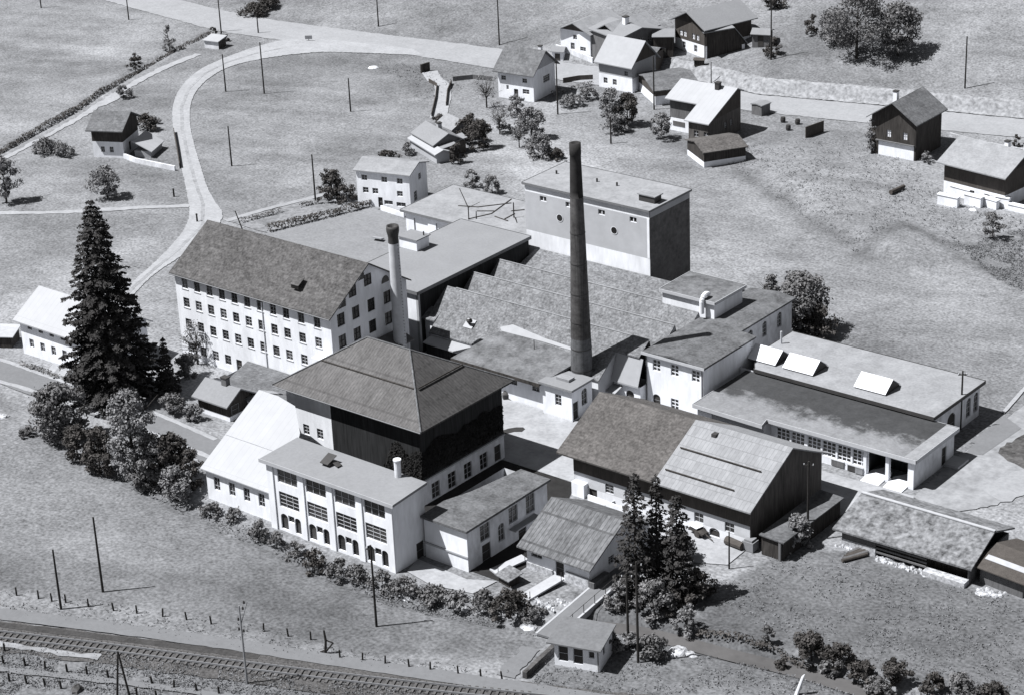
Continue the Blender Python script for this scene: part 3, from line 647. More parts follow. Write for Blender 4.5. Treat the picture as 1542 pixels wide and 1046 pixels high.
for s, z in ((6.05, 12.35), (15.4, 12.4)):
    q = MB(); q.poly([(s+.5*math.cos(t), -.055, z+.5*math.sin(t)) for t in np.linspace(0, 2*math.pi, 18)[:-1]]); o = q.build('round_opening', 'glass', tb)
    q = MB(); a = np.linspace(0, 2*math.pi, 19)
    for t0, t1 in zip(a[:-1], a[1:]): q.poly([(s+.5*math.cos(t0), -.058, z+.5*math.sin(t0)), (s+.58*math.cos(t0), -.058, z+.58*math.sin(t0)), (s+.58*math.cos(t1), -.058, z+.58*math.sin(t1)), (s+.5*math.cos(t1), -.058, z+.5*math.sin(t1))])
    q.build('ring', 'white_plaster', o)
flat_roof(tb, [(-.25, -.3, 16.5), (21.5, -.3, 16.5), (21.5, 9.8, 16.5), (-.25, 9.8, 16.5)], .22, 'gravel_roof_pale', edge='gutter')
for px, py in ((838, 262), (899, 274), (929, 280)):
    p = P(px, py, 16.5); q = MB(); q.tube((p[0]+25.1, p[1]-20.4, 16.5), (p[0]+25.1, p[1]-20.4, 17.0), .14, .14, 7); q.build('vent_pipe', 'metal_dark', tb)
rh = thing('roof_box', 'low dark ventilator box with pale lid on the tower roof', 'ventilator', (*P(962, 302, 16.52)[:2], 16.52))
q = MB(); q.box(0, 2.6, 0, 1.6, 0, .9); q.build('housing', 'metal_dark', rh); q = MB(); q.box(-.15, 2.8, -.15, 1.8, .903, 1.05); q.build('lid', 'gravel_roof_pale', rh)
# flat block at the foot of the tower
fb = thing('flat_annex', 'small white flat-roofed annex with curved vent at the foot of the dark tower wall', 'annex', (4.3, 11.7, 0))
walls_rect(fb, 8.1, 6.6, 2, 9.6, [], 'white_plaster')
flat_roof(fb, [(-.3, -.3, 9.95), (8.4, -.3, 9.95), (8.5, 6.9, 9.95), (-.3, 6.9, 9.95)], .33, 'gravel_roof_stained', edge='frame_light')
q = MB(); pts = [(6.6, -.62, 8.2)]+[(6.6, -.62+.9*(1-math.cos(t)), 9.7+.9*math.sin(t)) for t in np.linspace(0, 2.4, 8)]
for a, c in zip(pts[:-1], pts[1:]): q.tube(a, c, .32, .32, 10)
q.build('curved_vent', 'frame_white', fb)

# white two-storey block with the long dark roof
wb = thing('white_two_storey_block', 'white two-storey block with long low mossy roof and small cross windows', 'works building', (10.6, -1.0, 0))
wops = [O('F', s, 5.0, 1.15, 1.5, nx=2, ny=3, frame='frame_white') for s in (1.6, 4.35, 7.5)]+[O('F', 4.3, .4, 1.15, 1.45, nx=2, ny=3, frame='frame_white'), O('F', 1.55, .05, 1.15, 1.75, kind='door', arch=True)]
walls_rect(wb, 8.6, 11.2, -1, 7.0, wops, 'white_plaster', sides='FL'); walls_rect(wb, 8.6, 11.2, -1, 7.0, [], 'white_plaster', name='side_wall', sides='RB')
walls_rect(wb, 6.2, 13.2, -1, 7.0, [O('R', s, 4.3, 1.05, 2.1, nx=2, ny=4, arch=True) for s in (3.2, 6.6, 10.2)], 'white_wall_dirty_shaded', name='rear_wall', y0=11.22, sides='RBL')
r = MB(); r.slab([(-.4, -.4, 7.35), (9.0, -.4, 7.35), (9.0, 11.5, 7.35), (7.3, 11.5, 7.45), (3.6, 11.5, 7.85), (3.6, -.4, 7.85)][::-1], .25); 
r = MB()
r.slab([(-.4, -.4, 7.3), (4.0, -.4, 7.75), (4.0, 24.6, 7.75), (-.4, 24.6, 7.3)], .25); r.slab([(4.002, -.4, 7.75), (9.0, -.4, 7.3), (9.0, 11.45, 7.3), (4.002, 11.45, 7.75)], .25)
r.slab([(4.002, 11.452, 7.75), (6.7, 11.452, 7.45), (6.7, 24.6, 7.45), (4.002, 24.6, 7.75)], .25)
wr = r.build('roof', 'felt_roof', wb)
q = MB(); q.box(-.45, 9.05, -.47, -.405, 7.0, 7.36); q.build('fascia', 'frame_light', wr)
q = MB(); q.slab([(-.36, -.36, 6.98), (8.96, -.36, 6.98), (8.96, 0, 6.98), (-.36, 0, 6.98)], .05); q.build('soffit', 'grey_plaster', wr)
pipe(wb, [(8.45, -.07, 6.9), (8.45, -.07, 0)], .06); pipe(wb, [(.12, -.07, 6.9), (.12, -.07, 0)], .05)
# small link building left of it
lk = thing('link_building', 'low white link with pale roof between the tall chimney and the white block', 'link building', (6.5, -2.2, 0))
walls_rect(lk, 4.0, 2.4, -1, 2.75, [O('F', 2.4, .05, 1.25, 1.9, kind='door', arch=True)], 'white_plaster')
flat_roof(lk, [(-.1, -.5, 3.0), (4.0, -.5, 3.0), (4.0, .75, 6.35), (-.1, .75, 6.35)], .2, 'pale_roof')
q = MB(); q.slab([(-.5, -1.7, 1.9), (1.3, -1.7, 1.9), (1.3, -.02, 2.3), (-.5, -.02, 2.3)], .1); q.build('door_canopy', 'pale_roof', lk)

# boiler house and its flue house
bh = thing('boiler_house', 'low boiler house with stained brown-grey flat roof at the foot of the tall chimney', 'boiler house', (-13.4, -9.6, 0))
walls_rect(bh, 14.2, 6.2, -1, 3.95, [O('F', s, 2.35, 1.2, 1.2, nx=2, ny=2, frame='frame_light') for s in (5.6, 9.4, 13.0)]+[O('F', 2.4, .2, 1.3, 1.9, kind='door')], 'white_plaster')
flat_roof(bh, [(.1, -1.2, 4.2), (14.6, -1.2, 4.2), (16.2, 6.9, 5.5), (2.5, 7.2, 5.75), (2.0, 6.9, 5.6)], .28, 'gravel_roof_stained')
zs = lambda y: 8.1-.697*(.63-(y-9.6))+.10
q = MB(); q.slab([(x, y, zs(y)) for x, y in ((2.3, 6.6), (9.0, 6.7), (16.3, 6.6), (16.3, 6.85), (9.0, 7.15), (3.4, 7.7), (1.8, 7.0))], .06); q.build('flashing', 'pale_roof', bh)
q = MB(); q.box(.1, 14.6, -1.26, -1.203, 3.75, 4.22); q.build('fascia', 'black_wood', bh)  # black strip put in for the deep shadow under the eave
pipe(bh, [(9.0, 5.0, 5.3), (9.0, 5.0, 6.6)], .05, 'metal_dark', 'vent_pipe')
fh = thing('flue_house', 'small white flat-roofed house with dark eave at the base of the tall chimney', 'flue house', (1.25, -10.3, 0))
walls_rect(fh, 4.6, 4.2, -1, 4.2, [O('F', 2.45, 1.7, 1.0, 1.5, nx=2, ny=3), O('R', 2.6, 1.4, 1.2, 2.2, nx=2, ny=3, arch=True), O('R', .75, .05, 1.1, 2.4, kind='door')], 'white_plaster')
flat_roof(fh, [(-.35, -.45, 4.5), (4.95, -.45, 4.5), (4.95, 4.2, 4.5), (-.35, 4.2, 4.5)], .28, 'gravel_roof')
q = MB(); q.box(1.2, 3.2, 1.3, 2.5, 4.503, 4.85); q.build('roof_hatch', 'gravel_roof_pale', fh)
ch = thing('tall_chimney', 'tall tapering round factory chimney with soot-black top', 'chimney', (3.5, -5.0, 0))
q = MB(); zt = 34.6; rr = lambda z: 1.50-.86*z/zt
q.lathe([(rr(z), z) for z in np.linspace(zt*.26, zt*.80, 20)], 28, cap=False); stk = q.build('stack', 'stack_brick', ch, smooth=True)
q = MB(); q.lathe([(rr(z)+.003, z) for z in np.linspace(0, zt*.262, 9)], 28, cap=False); q.build('stack_foot', 'stack_foot', ch, smooth=True)
q = MB(); q.lathe([(rr(zt*.80)+.004, zt*.80)]+[(rr(z)+.004, z) for z in np.linspace(zt*.80, zt*.955, 8)]+[(rr(zt*.955)+.05, zt*.957), (rr(zt)+.07, zt), (.42, zt), (.40, zt-1.2)], 28, cap=True); q.build('sooty_top', 'stack_top', ch, smooth=True)
for z in (4.7, 7.6, 11.2, 15, 19, 23): q = MB(); q.lathe([(rr(z)+.03, z), (rr(z)+.045, z+.06), (rr(z+.12)+.03, z+.12)], 28, cap=False); q.build('band', 'metal_dark', ch, smooth=True)
c2 = thing('small_chimney', 'shorter pale round chimney with dark bulbous crown beside the mill gable', 'chimney', (-20.2, -12.7, 0))
q = MB(); q.lathe([(.94-.28*z/20.3, z) for z in np.linspace(0, 19.6, 16)], 22, cap=False); q.build('stack', 'stack_pale', c2, smooth=True)
q = MB(); q.lathe([(.69, 19.3), (.66, 20.0), (.72, 20.4), (.82, 20.8), (.84, 21.25), (.78, 21.6), (.58, 21.5), (.5, 20.9)], 22); q.build('crown_ring', 'metal_dark', c2, smooth=True)
q = MB()
for z in np.arange(1, 19.6, .45): q.tube((.94-.28*z/20.3, 0, z), (1.12-.28*z/20.3, 0, z), .03, .03, 4)
q.build('rungs', 'metal_dark', c2)
gp = thing('porch_shed', 'little plank-roofed porch between the mill gable and the short chimney', 'shed', (-21.9, -17.6, 0))
q = MB(); q.box(0, 1.9, 0, 6.4, 0, 5.2); q.build('wall', 'grey_plaster', gp); q = MB(); q.slab([(-.1, -.3, 6.4), (-.1, 6.8, 6.4), (2.5, 6.8, 5.4), (2.5, -.3, 5.4)], .14); q.build('roof', 'grey_wood', gp)

# pyramid-roofed block
py = thing('hip_roofed_block', 'broad block with large hipped pyramid roof and dark clad walls', 'works building', (-16.0, -38.0, 0))
PL, PW = 21.0, 15.2
walls_rect(py, 7.2, PW, -1, 9.95, [O('F', 2.9, 4.4, 1.0, 1.35, nx=2, ny=3), O('F', 5.15, 4.4, 1.0, 1.35, nx=2, ny=3)], 'white_plaster', sides='FL')
walls_rect(py, PL, PW, 3.3, 9.95, [], 'dark_cladding', name='clad_wall', sides='RB')
q = MB(); wall_face(q, Vector((7.2, -.004, 0)), Vector((1, 0, 0)), PL-7.2, -1, 9.95); q.build('clad_wall', 'dark_cladding', py)
ro = [O('R', 0.9+2.95*i+1.5, .15, 1.45, 2.1, nx=2, ny=3) for i in range(4)]+[O('R', 13.9, .15, 1.2, 2.1, kind='door')]
walls_rect(py, PL, PW, -1, 3.1, ro, 'white_wall_dirty_shaded', name='base_wall', sides='R')
q = MB(); q.box(PL-.02, PL+.22, .0, PW, 3.1, 3.3); q.build('ledge', 'grey_plaster', py)
ex0, ex1, ey0, ey1, ze_, zr_ = -1.25, 22.25, -1.0, 16.1, 10.3, 15.3; rx0, rx1, ry = 6.9, 13.6, 7.55
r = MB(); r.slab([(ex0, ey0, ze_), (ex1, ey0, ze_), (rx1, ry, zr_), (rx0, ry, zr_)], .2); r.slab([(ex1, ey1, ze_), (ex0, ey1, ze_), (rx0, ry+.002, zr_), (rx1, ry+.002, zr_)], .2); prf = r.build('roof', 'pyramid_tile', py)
r = MB(); r.slab([(ex1, ey0+.003, ze_), (ex1, ey1-.003, ze_), (rx1+.003, ry, zr_)], .2); r.slab([(ex0, ey1-.003, ze_), (ex0, ey0+.003, ze_), (rx0-.003, ry, zr_)], .2); r.build('hip_face', 'pyramid_tile_shaded', py)
q = MB()
for (a, c) in (((rx0, ry, zr_), (rx1, ry, zr_)), ((rx1, ry, zr_), (ex1, ey0, ze_)), ((rx1, ry, zr_), (ex1, ey1, ze_)), ((rx0, ry, zr_), (ex0, ey0, ze_))): q.tube((a[0], a[1], a[2]+.04), (c[0], c[1], c[2]+.04), .11, .11, 6)
q.build('ridge_tiles', 'shingle_grey', prf)
zm = (ze_+zr_)/2; ym = (ey0+ry)/2; q = MB(); q.tube((ex0+4.3, ym+.1, zm+.14), (ex1-4.5, ym+.1, zm+.14), .10, .10, 6); q.tube((ex1-4.2, ym+.4, zm+.16), (ex1-4.2, ey1-4.4, zm+.16), .10, .10, 6); q.build('snow_rail', 'black_wood', prf)
pipe(prf, [(ex0, ey0-.08, ze_-.08), (ex1, ey0-.08, ze_-.08)], .08, 'gutter', 'gutter'); 

# white-roofed wing
wg = thing('white_roofed_wing', 'low wing with large bright white sheet-metal roof left of the office block', 'wing', (-17.6, -50.6, 0))
wo_ = [O('F', s, 1.5, 1.0, 1.7, nx=2, ny=3) for s in (1.7, 4.2, 6.6, 9.0)]
walls_rect(wg, 10.9, 9.7, -2, 3.75, wo_, 'white_plaster', sides='FL')
q = MB(); q.poly([(0, 0, 3.75), (0, 9.7, 3.75), (0, 9.7, 9.2)]); q.build('gable_wall', 'white_plaster', wg)
r = MB(); r.slab([(-.4, -.5, 4.05), (10.9, -.5, 4.05), (10.9, 4.0, 6.6), (-.4, 4.0, 6.6)], .12); r.slab([(-.4, 4.0, 6.6), (10.85, 4.0, 6.6), (9.2, 6.9, 8.24), (6.0, 9.6, 9.77), (2.8, 10.1, 10.05), (-.4, 10.1, 10.05)], .12)
r.slab([(-.4, 10.102, 10.05), (1.3, 10.102, 10.05), (1.3, 12.4, 9.0), (-.4, 12.4, 9.0)], .12)
wrf = r.build('roof', 'white_roof', wg)
q = MB(); q.tube((-.38, 4.0, 6.65), (10.8, 4.0, 6.65), .05, .05, 5); q.build('seam', 'frame_light', wrf)

# office block
of = thing('office_block', 'white three-storey block with rows of triple windows over arched openings', 'office block', (-6.35, -51.4, 0))
oo = []
for i in range(4):
    s = 3.1+4.4*i
    oo += [O('F', s, 6.2, 3.05, 1.8, nx=3, ny=2), O('F', s, 3.1, 3.05, 1.95, nx=3, ny=4)]
    oo += [O('F', s-1.0, .25, 1.15, 2.0, arch=True, nx=1, ny=1, frame='metal_dark', depth=.2), O('F', s+1.1, .25, .95, 2.0, arch=True, nx=1, ny=1, frame='metal_dark', depth=.2), O('F', s+.1, 1.45, .95, .8, nx=1, ny=1, frame='metal_dark', depth=.2)]
walls_rect(of, 19.0, 5.2, -2, 8.35, oo, 'white_plaster', sides='FL', tops={'L': 8.35})
walls_rect(of, 19.0, 5.2, -2, 8.35, [O('R', 4.1, -.2, 1.3, 2.2, kind='door')], 'white_plaster', name='side_wall', sides='RB')
q = MB()
for s in (0.55, 5.3, 9.7, 14.1, 18.55): q.box(s-.42 if 1 < s < 18 else s-.5, s+.42 if 1 < s < 18 else s+.42, -.16, -.003, -2, 8.3)
q.build('pilaster', 'white_plaster', of)
r = MB(); r.slab([(-.55, -.55, 8.75), (19.55, -.55, 8.75), (19.5, 5.3, 9.05), (-.3, 5.5, 9.05)], .3); orf = r.build('roof', 'gravel_roof', of)
q = MB(); q.box(-.62, 19.62, -.62, -.553, 8.36, 8.80); q.build('fascia', 'grey_plaster', orf)
q = MB(); q.tube((15.9, 4.6, 8.8), (15.9, 4.6, 11.0), .38, .38, 14); oc = q.build('flue', 'white_wall_dirty_shaded', of); q = MB(); q.tube((15.9, 4.6, 11.0), (15.9, 4.6, 11.15), .46, .46, 14); q.build('cap', 'frame_white', oc)
q = MB(); dp = (6.6, 2.2); q.slab([(dp[0], dp[1]-.3, 9.3), (dp[0]+1.2, dp[1]-.3, 9.3), (dp[0]+1.3, dp[1]+1.2, 9.9), (dp[0]-.0, dp[1]+1.2, 9.9)], .06)
q.slab([(dp[0]+1.3, dp[1]+.4, 9.3), (dp[0]+2.2, dp[1]+.2, 9.1), (dp[0]+2.3, dp[1]+.9, 9.1), (dp[0]+1.3, dp[1]+1.1, 9.3)], .05); q.box(dp[0]+.1, dp[0]+1.2, dp[1], dp[1]+.9, 8.7, 9.25); q.build('skylight', 'metal_dark', of)
# annex right of the office block
an = thing('side_annex', 'white two-storey annex with mossy sloping flat roof right of the office block', 'annex', (12.95, -46.8, 0))
aops = [O('R', 3.1, 2.6, 1.7, 2.0, nx=2, ny=3), O('R', 3.2, .0, 1.5, 2.1, kind='door'), O('R', 5.9, 1.2, 1.1, 2.2, nx=2, ny=3, arch=True), O('R', 8.1, 2.6, 1.6, 2.0, nx=2, ny=3), O('R', 11.2, 2.4, 1.6, 2.3, nx=2, ny=3), O('R', 9.6, -.2, 1.4, 1.7, kind='door')]
walls_rect(an, 6.15, 14.3, -2, 5.0, aops, 'white_wall_dirty_shaded', name='side_wall', sides='RBL'); walls_rect(an, 6.15, 14.3, -2, 5.0, [], 'white_plaster', sides='F')
q = MB(); q.box(-.05, 6.25, -.14, -.003, 1.75, 1.93); q.build('string_course', 'grey_plaster', an)
flat_roof(an, [(-.1, -.45, 5.3), (6.5, -.45, 5.3), (6.5, 14.6, 5.3), (2.2, 14.6, 5.35), (1.0, 7.0, 5.4), (-.1, 3.6, 5.4)], .28, 'felt_roof')
q = MB(); q.box(6.16, 7.1, 7.3, 11.8, 1.9, 2.05); q.build('balcony_slab', 'concrete', an)
# rear hall with three roof lights, column-fronted block
rl = thing('rear_flat_hall', 'long flat-roofed hall with three white gabled rooflights and pale gravel roof', 'factory hall', (19.3, 7.2, 0))
walls_rect(rl, 27.2, 11.9, -1, 4.2, [O('R', 4.7, .1, 2.0, 3.0, kind='door', arch=True), O('R', 9.1, .8, 1.15, 2.6, nx=2, ny=4, arch=True), O('R', 11.0, .8, 1.15, 2.6, nx=2, ny=4, arch=True)], 'white_wall_dirty_shaded')
flat_roof(rl, [(.05, 3.2, 4.6), (2.2, 0, 4.6), (2.2, -.3, 4.6), (27.5, -.3, 4.6), (27.7, 12.3, 4.6), (.05, 12.3, 4.6)], .36, 'gravel_roof_pale', edge='metal_dark')  # dark edge colour stands in for the overhang's shadow line
pipe(rl, [(.9, 8.2, 4.5), (.9, 8.2, 6.3)], .14, 'frame_light', 'vent_pipe')
for i, (x0, x1, y) in enumerate(((19.35, 23.3, 9.0), (24.5, 28.75, 9.0), (34.75, 39.0, 9.0))):
    t = thing('rooflight', ['white gabled rooflight nearest the white two-storey block', 'middle white gabled rooflight on the gravel roof', 'white gabled rooflight standing alone far from the other two'][i], 'rooflight', (x0, y, 4.61), 0, 'gabled rooflights on the rear hall')
    L_ = x1-x0; q = MB(); q.slab([(-.08, -.08, .22), (L_+.08, -.08, .22), (L_+.08, 1.75, 1.55), (-.08, 1.75, 1.55)], .07); q.slab([(L_+.08, 3.6, .22), (-.08, 3.6, .22), (-.08, 1.752, 1.55), (L_+.08, 1.752, 1.55)], .07); q.build('glazed_roof', 'frame_white', t)
    q = MB(); q.box(0, L_, 0, 3.5, 0, .14)
    for x in (0, L_): q.poly([(x, 0, .141), (x, 3.5, .141), (x, 1.75, 1.45)])
    q.build('curb', 'metal_dark', t)
cb = thing('column_block', 'flat-roofed block with white columned front, dark mottled roof and mullioned windows', 'works building', (20.5, -2.6, 0))
co_ = []
for x0 in (30.9, 32.95, 35.2, 37.25, 39.3, 41.35):
    co_.append(O('F', x0-20.5+.9, .95, 1.8, 1.95, nx=3, ny=4, frame='frame_white'))
co_ += [O('F', 24.1, -.2, 2.35, 3.3, empty=True), O('F', 27.0, -.2, 2.35, 3.3, empty=True)]
walls_rect(cb, 29.0, 9.6, -1, 3.55, co_, 'white_plaster', sides='F')
walls_rect(cb, 29.0, 9.6, -1, 3.55, [O('R', 7.2, .0, 1.1, 2.4, kind='door')], 'white_wall_dirty_shaded', name='side_wall', sides='RBL')
q = MB(); q.box(22.6, 28.6, 3.2, 3.35, -1, 3.5); q.box(22.5, 22.6, .3, 3.2, -1, 3.5); q.build('loading_bay', 'dark_cladding', cb)
for xa, xb in ((22.4, 22.8), (25.35, 25.78), (28.32, 29.05)): q = MB(); q.box(xa, xb, -.2, -.003, -1, 3.5); q.build('column', 'white_plaster', cb)
q = MB(); q.slab([(22.85, -1.6, .02), (25.3, -1.6, .02), (25.3, 1.6, .4), (24.0, 2.2, .45), (22.85, .9, .3)], .4); q.slab([(25.85, -1.6, .02), (28.3, -1.6, .02), (28.3, 1.6, .4), (27.0, 2.2, .45), (25.85, .9, .3)], .4); q.build('ramp', 'white_plaster', cb)
q = MB(); q.box(.1, 9.6, -1.7, -.01, -1, 3.5); lw = q.build('projecting_bay', 'grey_plaster', cb); q = MB(); q.box(.12, 2.2, -1.76, -1.703, 0, 3.2); q.build('panel', 'white_plaster', lw)
flat_roof(cb, [(-.3, -2.15, 4.0), (9.9, -2.45, 4.0), (9.5, -.75, 4.0), (29.5, -.6, 4.0), (29.5, 9.75, 4.0), (-.3, 9.75, 4.0)], .42, 'damp_roof', edge='frame_light')
q = MB(); q.box(27.9, 29.46, -.55, 9.7, 4.003, 4.03); q.build('roof_border', 'gravel_roof_pale', cb)
q = MB(); q.box(29.1, 31.0, 7.0, 9.6, -.3, .35); q.build('doorstep', 'concrete', cb)
for i, (px, py, w, d, h, m, lb) in enumerate(((1262, 702, 1.7, .9, .8, 'grey_wood', 'pale broken crate lying by the mullioned windows'), (1283, 709, 1.1, .9, .8, 'metal_dark', 'dark crate beside the first column of the columned block'), (1294, 713, 1.0, .9, .85, 'metal_grey', 'grey metal crate next to the first column'))):
    p = P(px, py, 0); q = MB(); q.box(-w/2, w/2, -d/2, d/2, 0.05, h); o = q.build('crate', m, loc=(p[0], p[1]+.3, 0)); tag(o, lb, 'crate', 'crates by the columned block')
    q = MB(); q.box(-w/2-.04, w/2+.04, -d/2-.04, d/2+.04, h+.003, h+.07); q.build('lid', 'concrete', o)

# barn with two-tone roof
bops = [O('F', s, 1.2, 1.25, 1.2, nx=2, ny=2) for s in (17.5, 21.6, 14.2)]+[O('F', 19.6, .0, 1.4, 2.4, kind='door', arch=True, ny=3, frame='frame_light'), O('F', 2.7, .1, 1.2, 2.0, kind='door'), O('F', 5.1, 1.2, 1.2, 1.2), O('F', 7.9, 1.2, 1.2, 1.2)]
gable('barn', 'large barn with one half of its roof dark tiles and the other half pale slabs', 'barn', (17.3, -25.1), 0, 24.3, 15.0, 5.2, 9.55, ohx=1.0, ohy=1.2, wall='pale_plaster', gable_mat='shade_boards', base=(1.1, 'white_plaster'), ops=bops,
      roofs=[(-1.6, 12.1, 'tile_brown'), (12.102, 25.1, 'slab_light')])
bn = [o for o in COL.objects if o.name == 'barn'][0]
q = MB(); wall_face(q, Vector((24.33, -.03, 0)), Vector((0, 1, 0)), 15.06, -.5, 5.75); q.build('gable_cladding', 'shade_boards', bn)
q = MB(); wall_face(q, Vector((-.03, -.02, 0)), Vector((1, 0, 0)), 24.35, 2.75, 5.5); q.build('upper_boarding', 'brown_wood', bn)
sl_ = (9.55-5.2)/(7.5+1.2)
for (y, xa, xb) in ((3.6, 12.6, 23.4), (.6, 12.6, 21.8)):
    z = 5.2+sl_*(y+1.2); q = MB(); q.tube((xa, y, z+.16), (xb, y, z+.16), .09, .09, 6); q.build('snow_rail', 'black_wood', bn)
q = MB(); q.box(15.2, 15.8, 6.0, 6.7, 8.6, 9.2); q.build('roof_hatch', 'metal_dark', bn)
lt = thing('lean_to_shed', 'narrow dark shed with mossy mono-pitch roof at the shaded end of the barn', 'shed', (43.3, -25.4, 0))
q = MB(); q.box(0, 2.7, 0, 12.2, -.6, 2.25); q.build('wall', 'black_wood', lt); q = MB(); q.slab([(-.15, -.3, 2.55), (3.0, -.3, 2.4), (3.0, 12.5, 2.4), (-.15, 12.5, 2.55)], .14); q.build('roof', 'felt_roof', lt)
q = MB(); q.box(2.3, 2.6, -.25, -.05, -.6, 2.2); q.build('post', 'grey_wood', lt)

# long shed and the plank shed
lsd = thing('long_shed', 'long low shed with mossy slab roof, open front and white stone footing', 'shed', (49.6, -18.9, 0), R(0.5))
q = MB(); q.box(0, 4.2, 0, .2, 1.0, 2.0); q.box(0, .2, .2, 9.4, -.6, 2.0); q.box(15.2, 15.4, .2, 9.4, -.6, 2.0); q.box(0.2, 15.2, 9.2, 9.4, -.6, 2.0); q.build('wall', 'grey_wood', lsd)
q = MB(); q.box(0, 4.2, -.05, .25, -.6, 1.0); q.build('footing', 'white_stone', lsd); q = MB(); q.box(10.4, 15.4, -.9, .2, -.9, .55); q.build('footing', 'white_stone', lsd)
q = MB(); q.box(4.25, 15.1, 1.2, 1.3, -.6, 1.9); q.build('inner_wall', 'black_wood', lsd)
for z in (.45, .95, 1.4): q = MB(); q.box(4.3, 10.4, -.02, .14, z, z+.2); q.build('rail', 'grey_wood', lsd)
r = MB(); r.slab([(-.9, -.6, 2.2), (15.9, -.4, 2.2), (15.7, 5.3, 4.15), (-.6, 5.3, 4.15)], .2); r.slab([(15.7, 5.302, 4.15), (-.6, 5.302, 4.15), (-.6, 10.2, 2.4), (15.7, 10.2, 2.4)], .2); lr = r.build('roof', 'moss_slab', lsd)
q = MB(); q.box(-.6, 15.7, 5.1, 5.5, 4.16, 4.27); q.build('ridge_board', 'concrete', lr)
ps = thing('plank_shed', 'dark plank-roofed shed at the right picture edge beside the long shed', 'shed', (65.6, -17.6, 0), R(-6))
q = MB(); q.box(.1, 5.4, .1, 6.6, -.6, 1.9); q.build('wall', 'grey_wood', ps); q = MB(); q.slab([(-.2, -.5, 2.05), (5.9, -.5, 2.05), (5.9, 3.6, 3.2), (-.2, 3.6, 3.2)], .12); q.slab([(5.9, 3.602, 3.2), (-.2, 3.602, 3.2), (-.2, 7.6, 2.05), (5.9, 7.6, 2.05)], .12); pr_ = q.build('roof', 'brown_wood', ps)
q = MB(); q.slab([(.1, .9, 2.53), (5.8, .9, 2.53), (5.8, 1.6, 2.73), (.1, 1.6, 2.73)], .05); q.build('pale_board', 'concrete', pr_)

# cottage by the stream, hut, little box roof
cops = [O('F', 1.35, 1.55, 1.5, .75, nx=2, ny=1), O('F', 4.5, .1, 1.15, 2.1, kind='door'), O('R', 4, 1.2, 1, 1)]
ct = gable('stream_cottage', 'white cottage with striped grey shingle roof beside the footbridge', 'cottage', (23.7, -42.2), 0, 8.5, 11.2, 2.75, 6.0, ohx=.75, ohy=.85, wall='white_plaster', roof='slab_cottage', ops=cops, foot=2.4)
q = MB(); q.box(0.02, 3.6, -.2, -.004, -1.8, .7); q.build('stone_footing', 'white_stone', ct); q = MB(); q.box(5.4, 8.5, -.2, -.004, -1.8, 1.2); q.build('stone_footing', 'white_stone', ct)
q = MB(); q.box(8.6, 9.3, -.3, 2.6, -.5, 1.0); q.build('side_bench', 'grey_wood', ct)
hb = math.atan2(1.44, 4.71)
hu = thing('trackside_hut', 'small white hut with plain grey roof and two dark doorways beside the footbridge end', 'hut', (38.35, -56.4, 0), hb)
walls_rect(hu, 4.85, 3.9, -.6, 2.75, [O('F', .95, .55, 1.05, 1.75, kind='door', frame='frame_light'), O('F', 2.55, .5, 1.05, 1.75, kind='door', frame='frame_light'), O('F', 4.0, 1.45, .6, .75, nx=1, ny=1), O('R', 1.4, 1.3, .7, .8, nx=1, ny=1)], 'white_plaster')
flat_roof(hu, [(-.65, -.55, 2.8), (5.2, -.6, 2.8), (5.25, 4.1, 3.3), (-.45, 4.1, 3.3)], .16, 'hut_roof')
pipe(hu, [(4.7, -.08, 2.6), (4.7, -.08, 0)], .05, 'metal_dark')
p = P(752, 878, 0); bx = thing('box_hut', 'tiny shed with slanted grey lid at the terrace corner above the stream', 'shed', (p[0]-.3, p[1]+.3, 0), R(-12))
q = MB(); q.box(0, 1.7, 0, 1.5, -.8, .9); q.build('wall', 'black_wood', bx); q = MB(); q.slab([(-.3, -.35, .95), (2.1, -.35, .95), (2.1, 1.8, 1.3), (-.3, 1.8, 1.3)], .1); q.build('roof', 'tile_saw', bx)

# little dark shed and white house at the left
dsd = gable('dark_shed', 'small dark timber shed with pale roof in front of the mill', 'shed', (-36.0, -34.3), 0, 5.6, 4.0, 2.3, 3.95, ohx=.4, ohy=.7, wall='black_wood', roof='gravel_roof', base=(.6, 'white_plaster'), ops=[O('R', 1.0, .7, 1.3, 1.3, kind='door', proud=True)],
            chim=[(3.3, 2.0, .9, .7, .8, 'grey_wood')])
lops = [O('F', 2.0+2.25*i, 1.2, .9, 1.25, nx=2, ny=2, pane='glass_grey') for i in range(6)]+[O('F', 2.0+2.25*i, 3.9, .9, .6, nx=2, ny=1) for i in range(6)]
gable('white_house', 'white house with bright white roof behind the tall dark spruce', 'house', (-70.0, -34.6), 0, 15.5, 9.0, 4.95, 8.2, ohx=.6, ohy=.7, wall='white_plaster', roof='white_roof', ops=lops)
q = MB(); q.box(0, 1.6, 0, 3.2, 0, 1.6); pt_ = P(12, 527, 0); kt = thing('gate_shed', 'low pale-roofed shed at the left picture edge beside the white-roofed house', 'shed', (pt_[0]-1.5, pt_[1], 0), R(30)); q.build('wall', 'black_wood', kt)
q = MB(); q.slab([(-3.5, -.2, 1.7), (2.0, -.2, 1.7), (2.0, 3.4, 2.1), (-3.5, 3.4, 2.1)], .12); q.build('roof', 'concrete', kt)

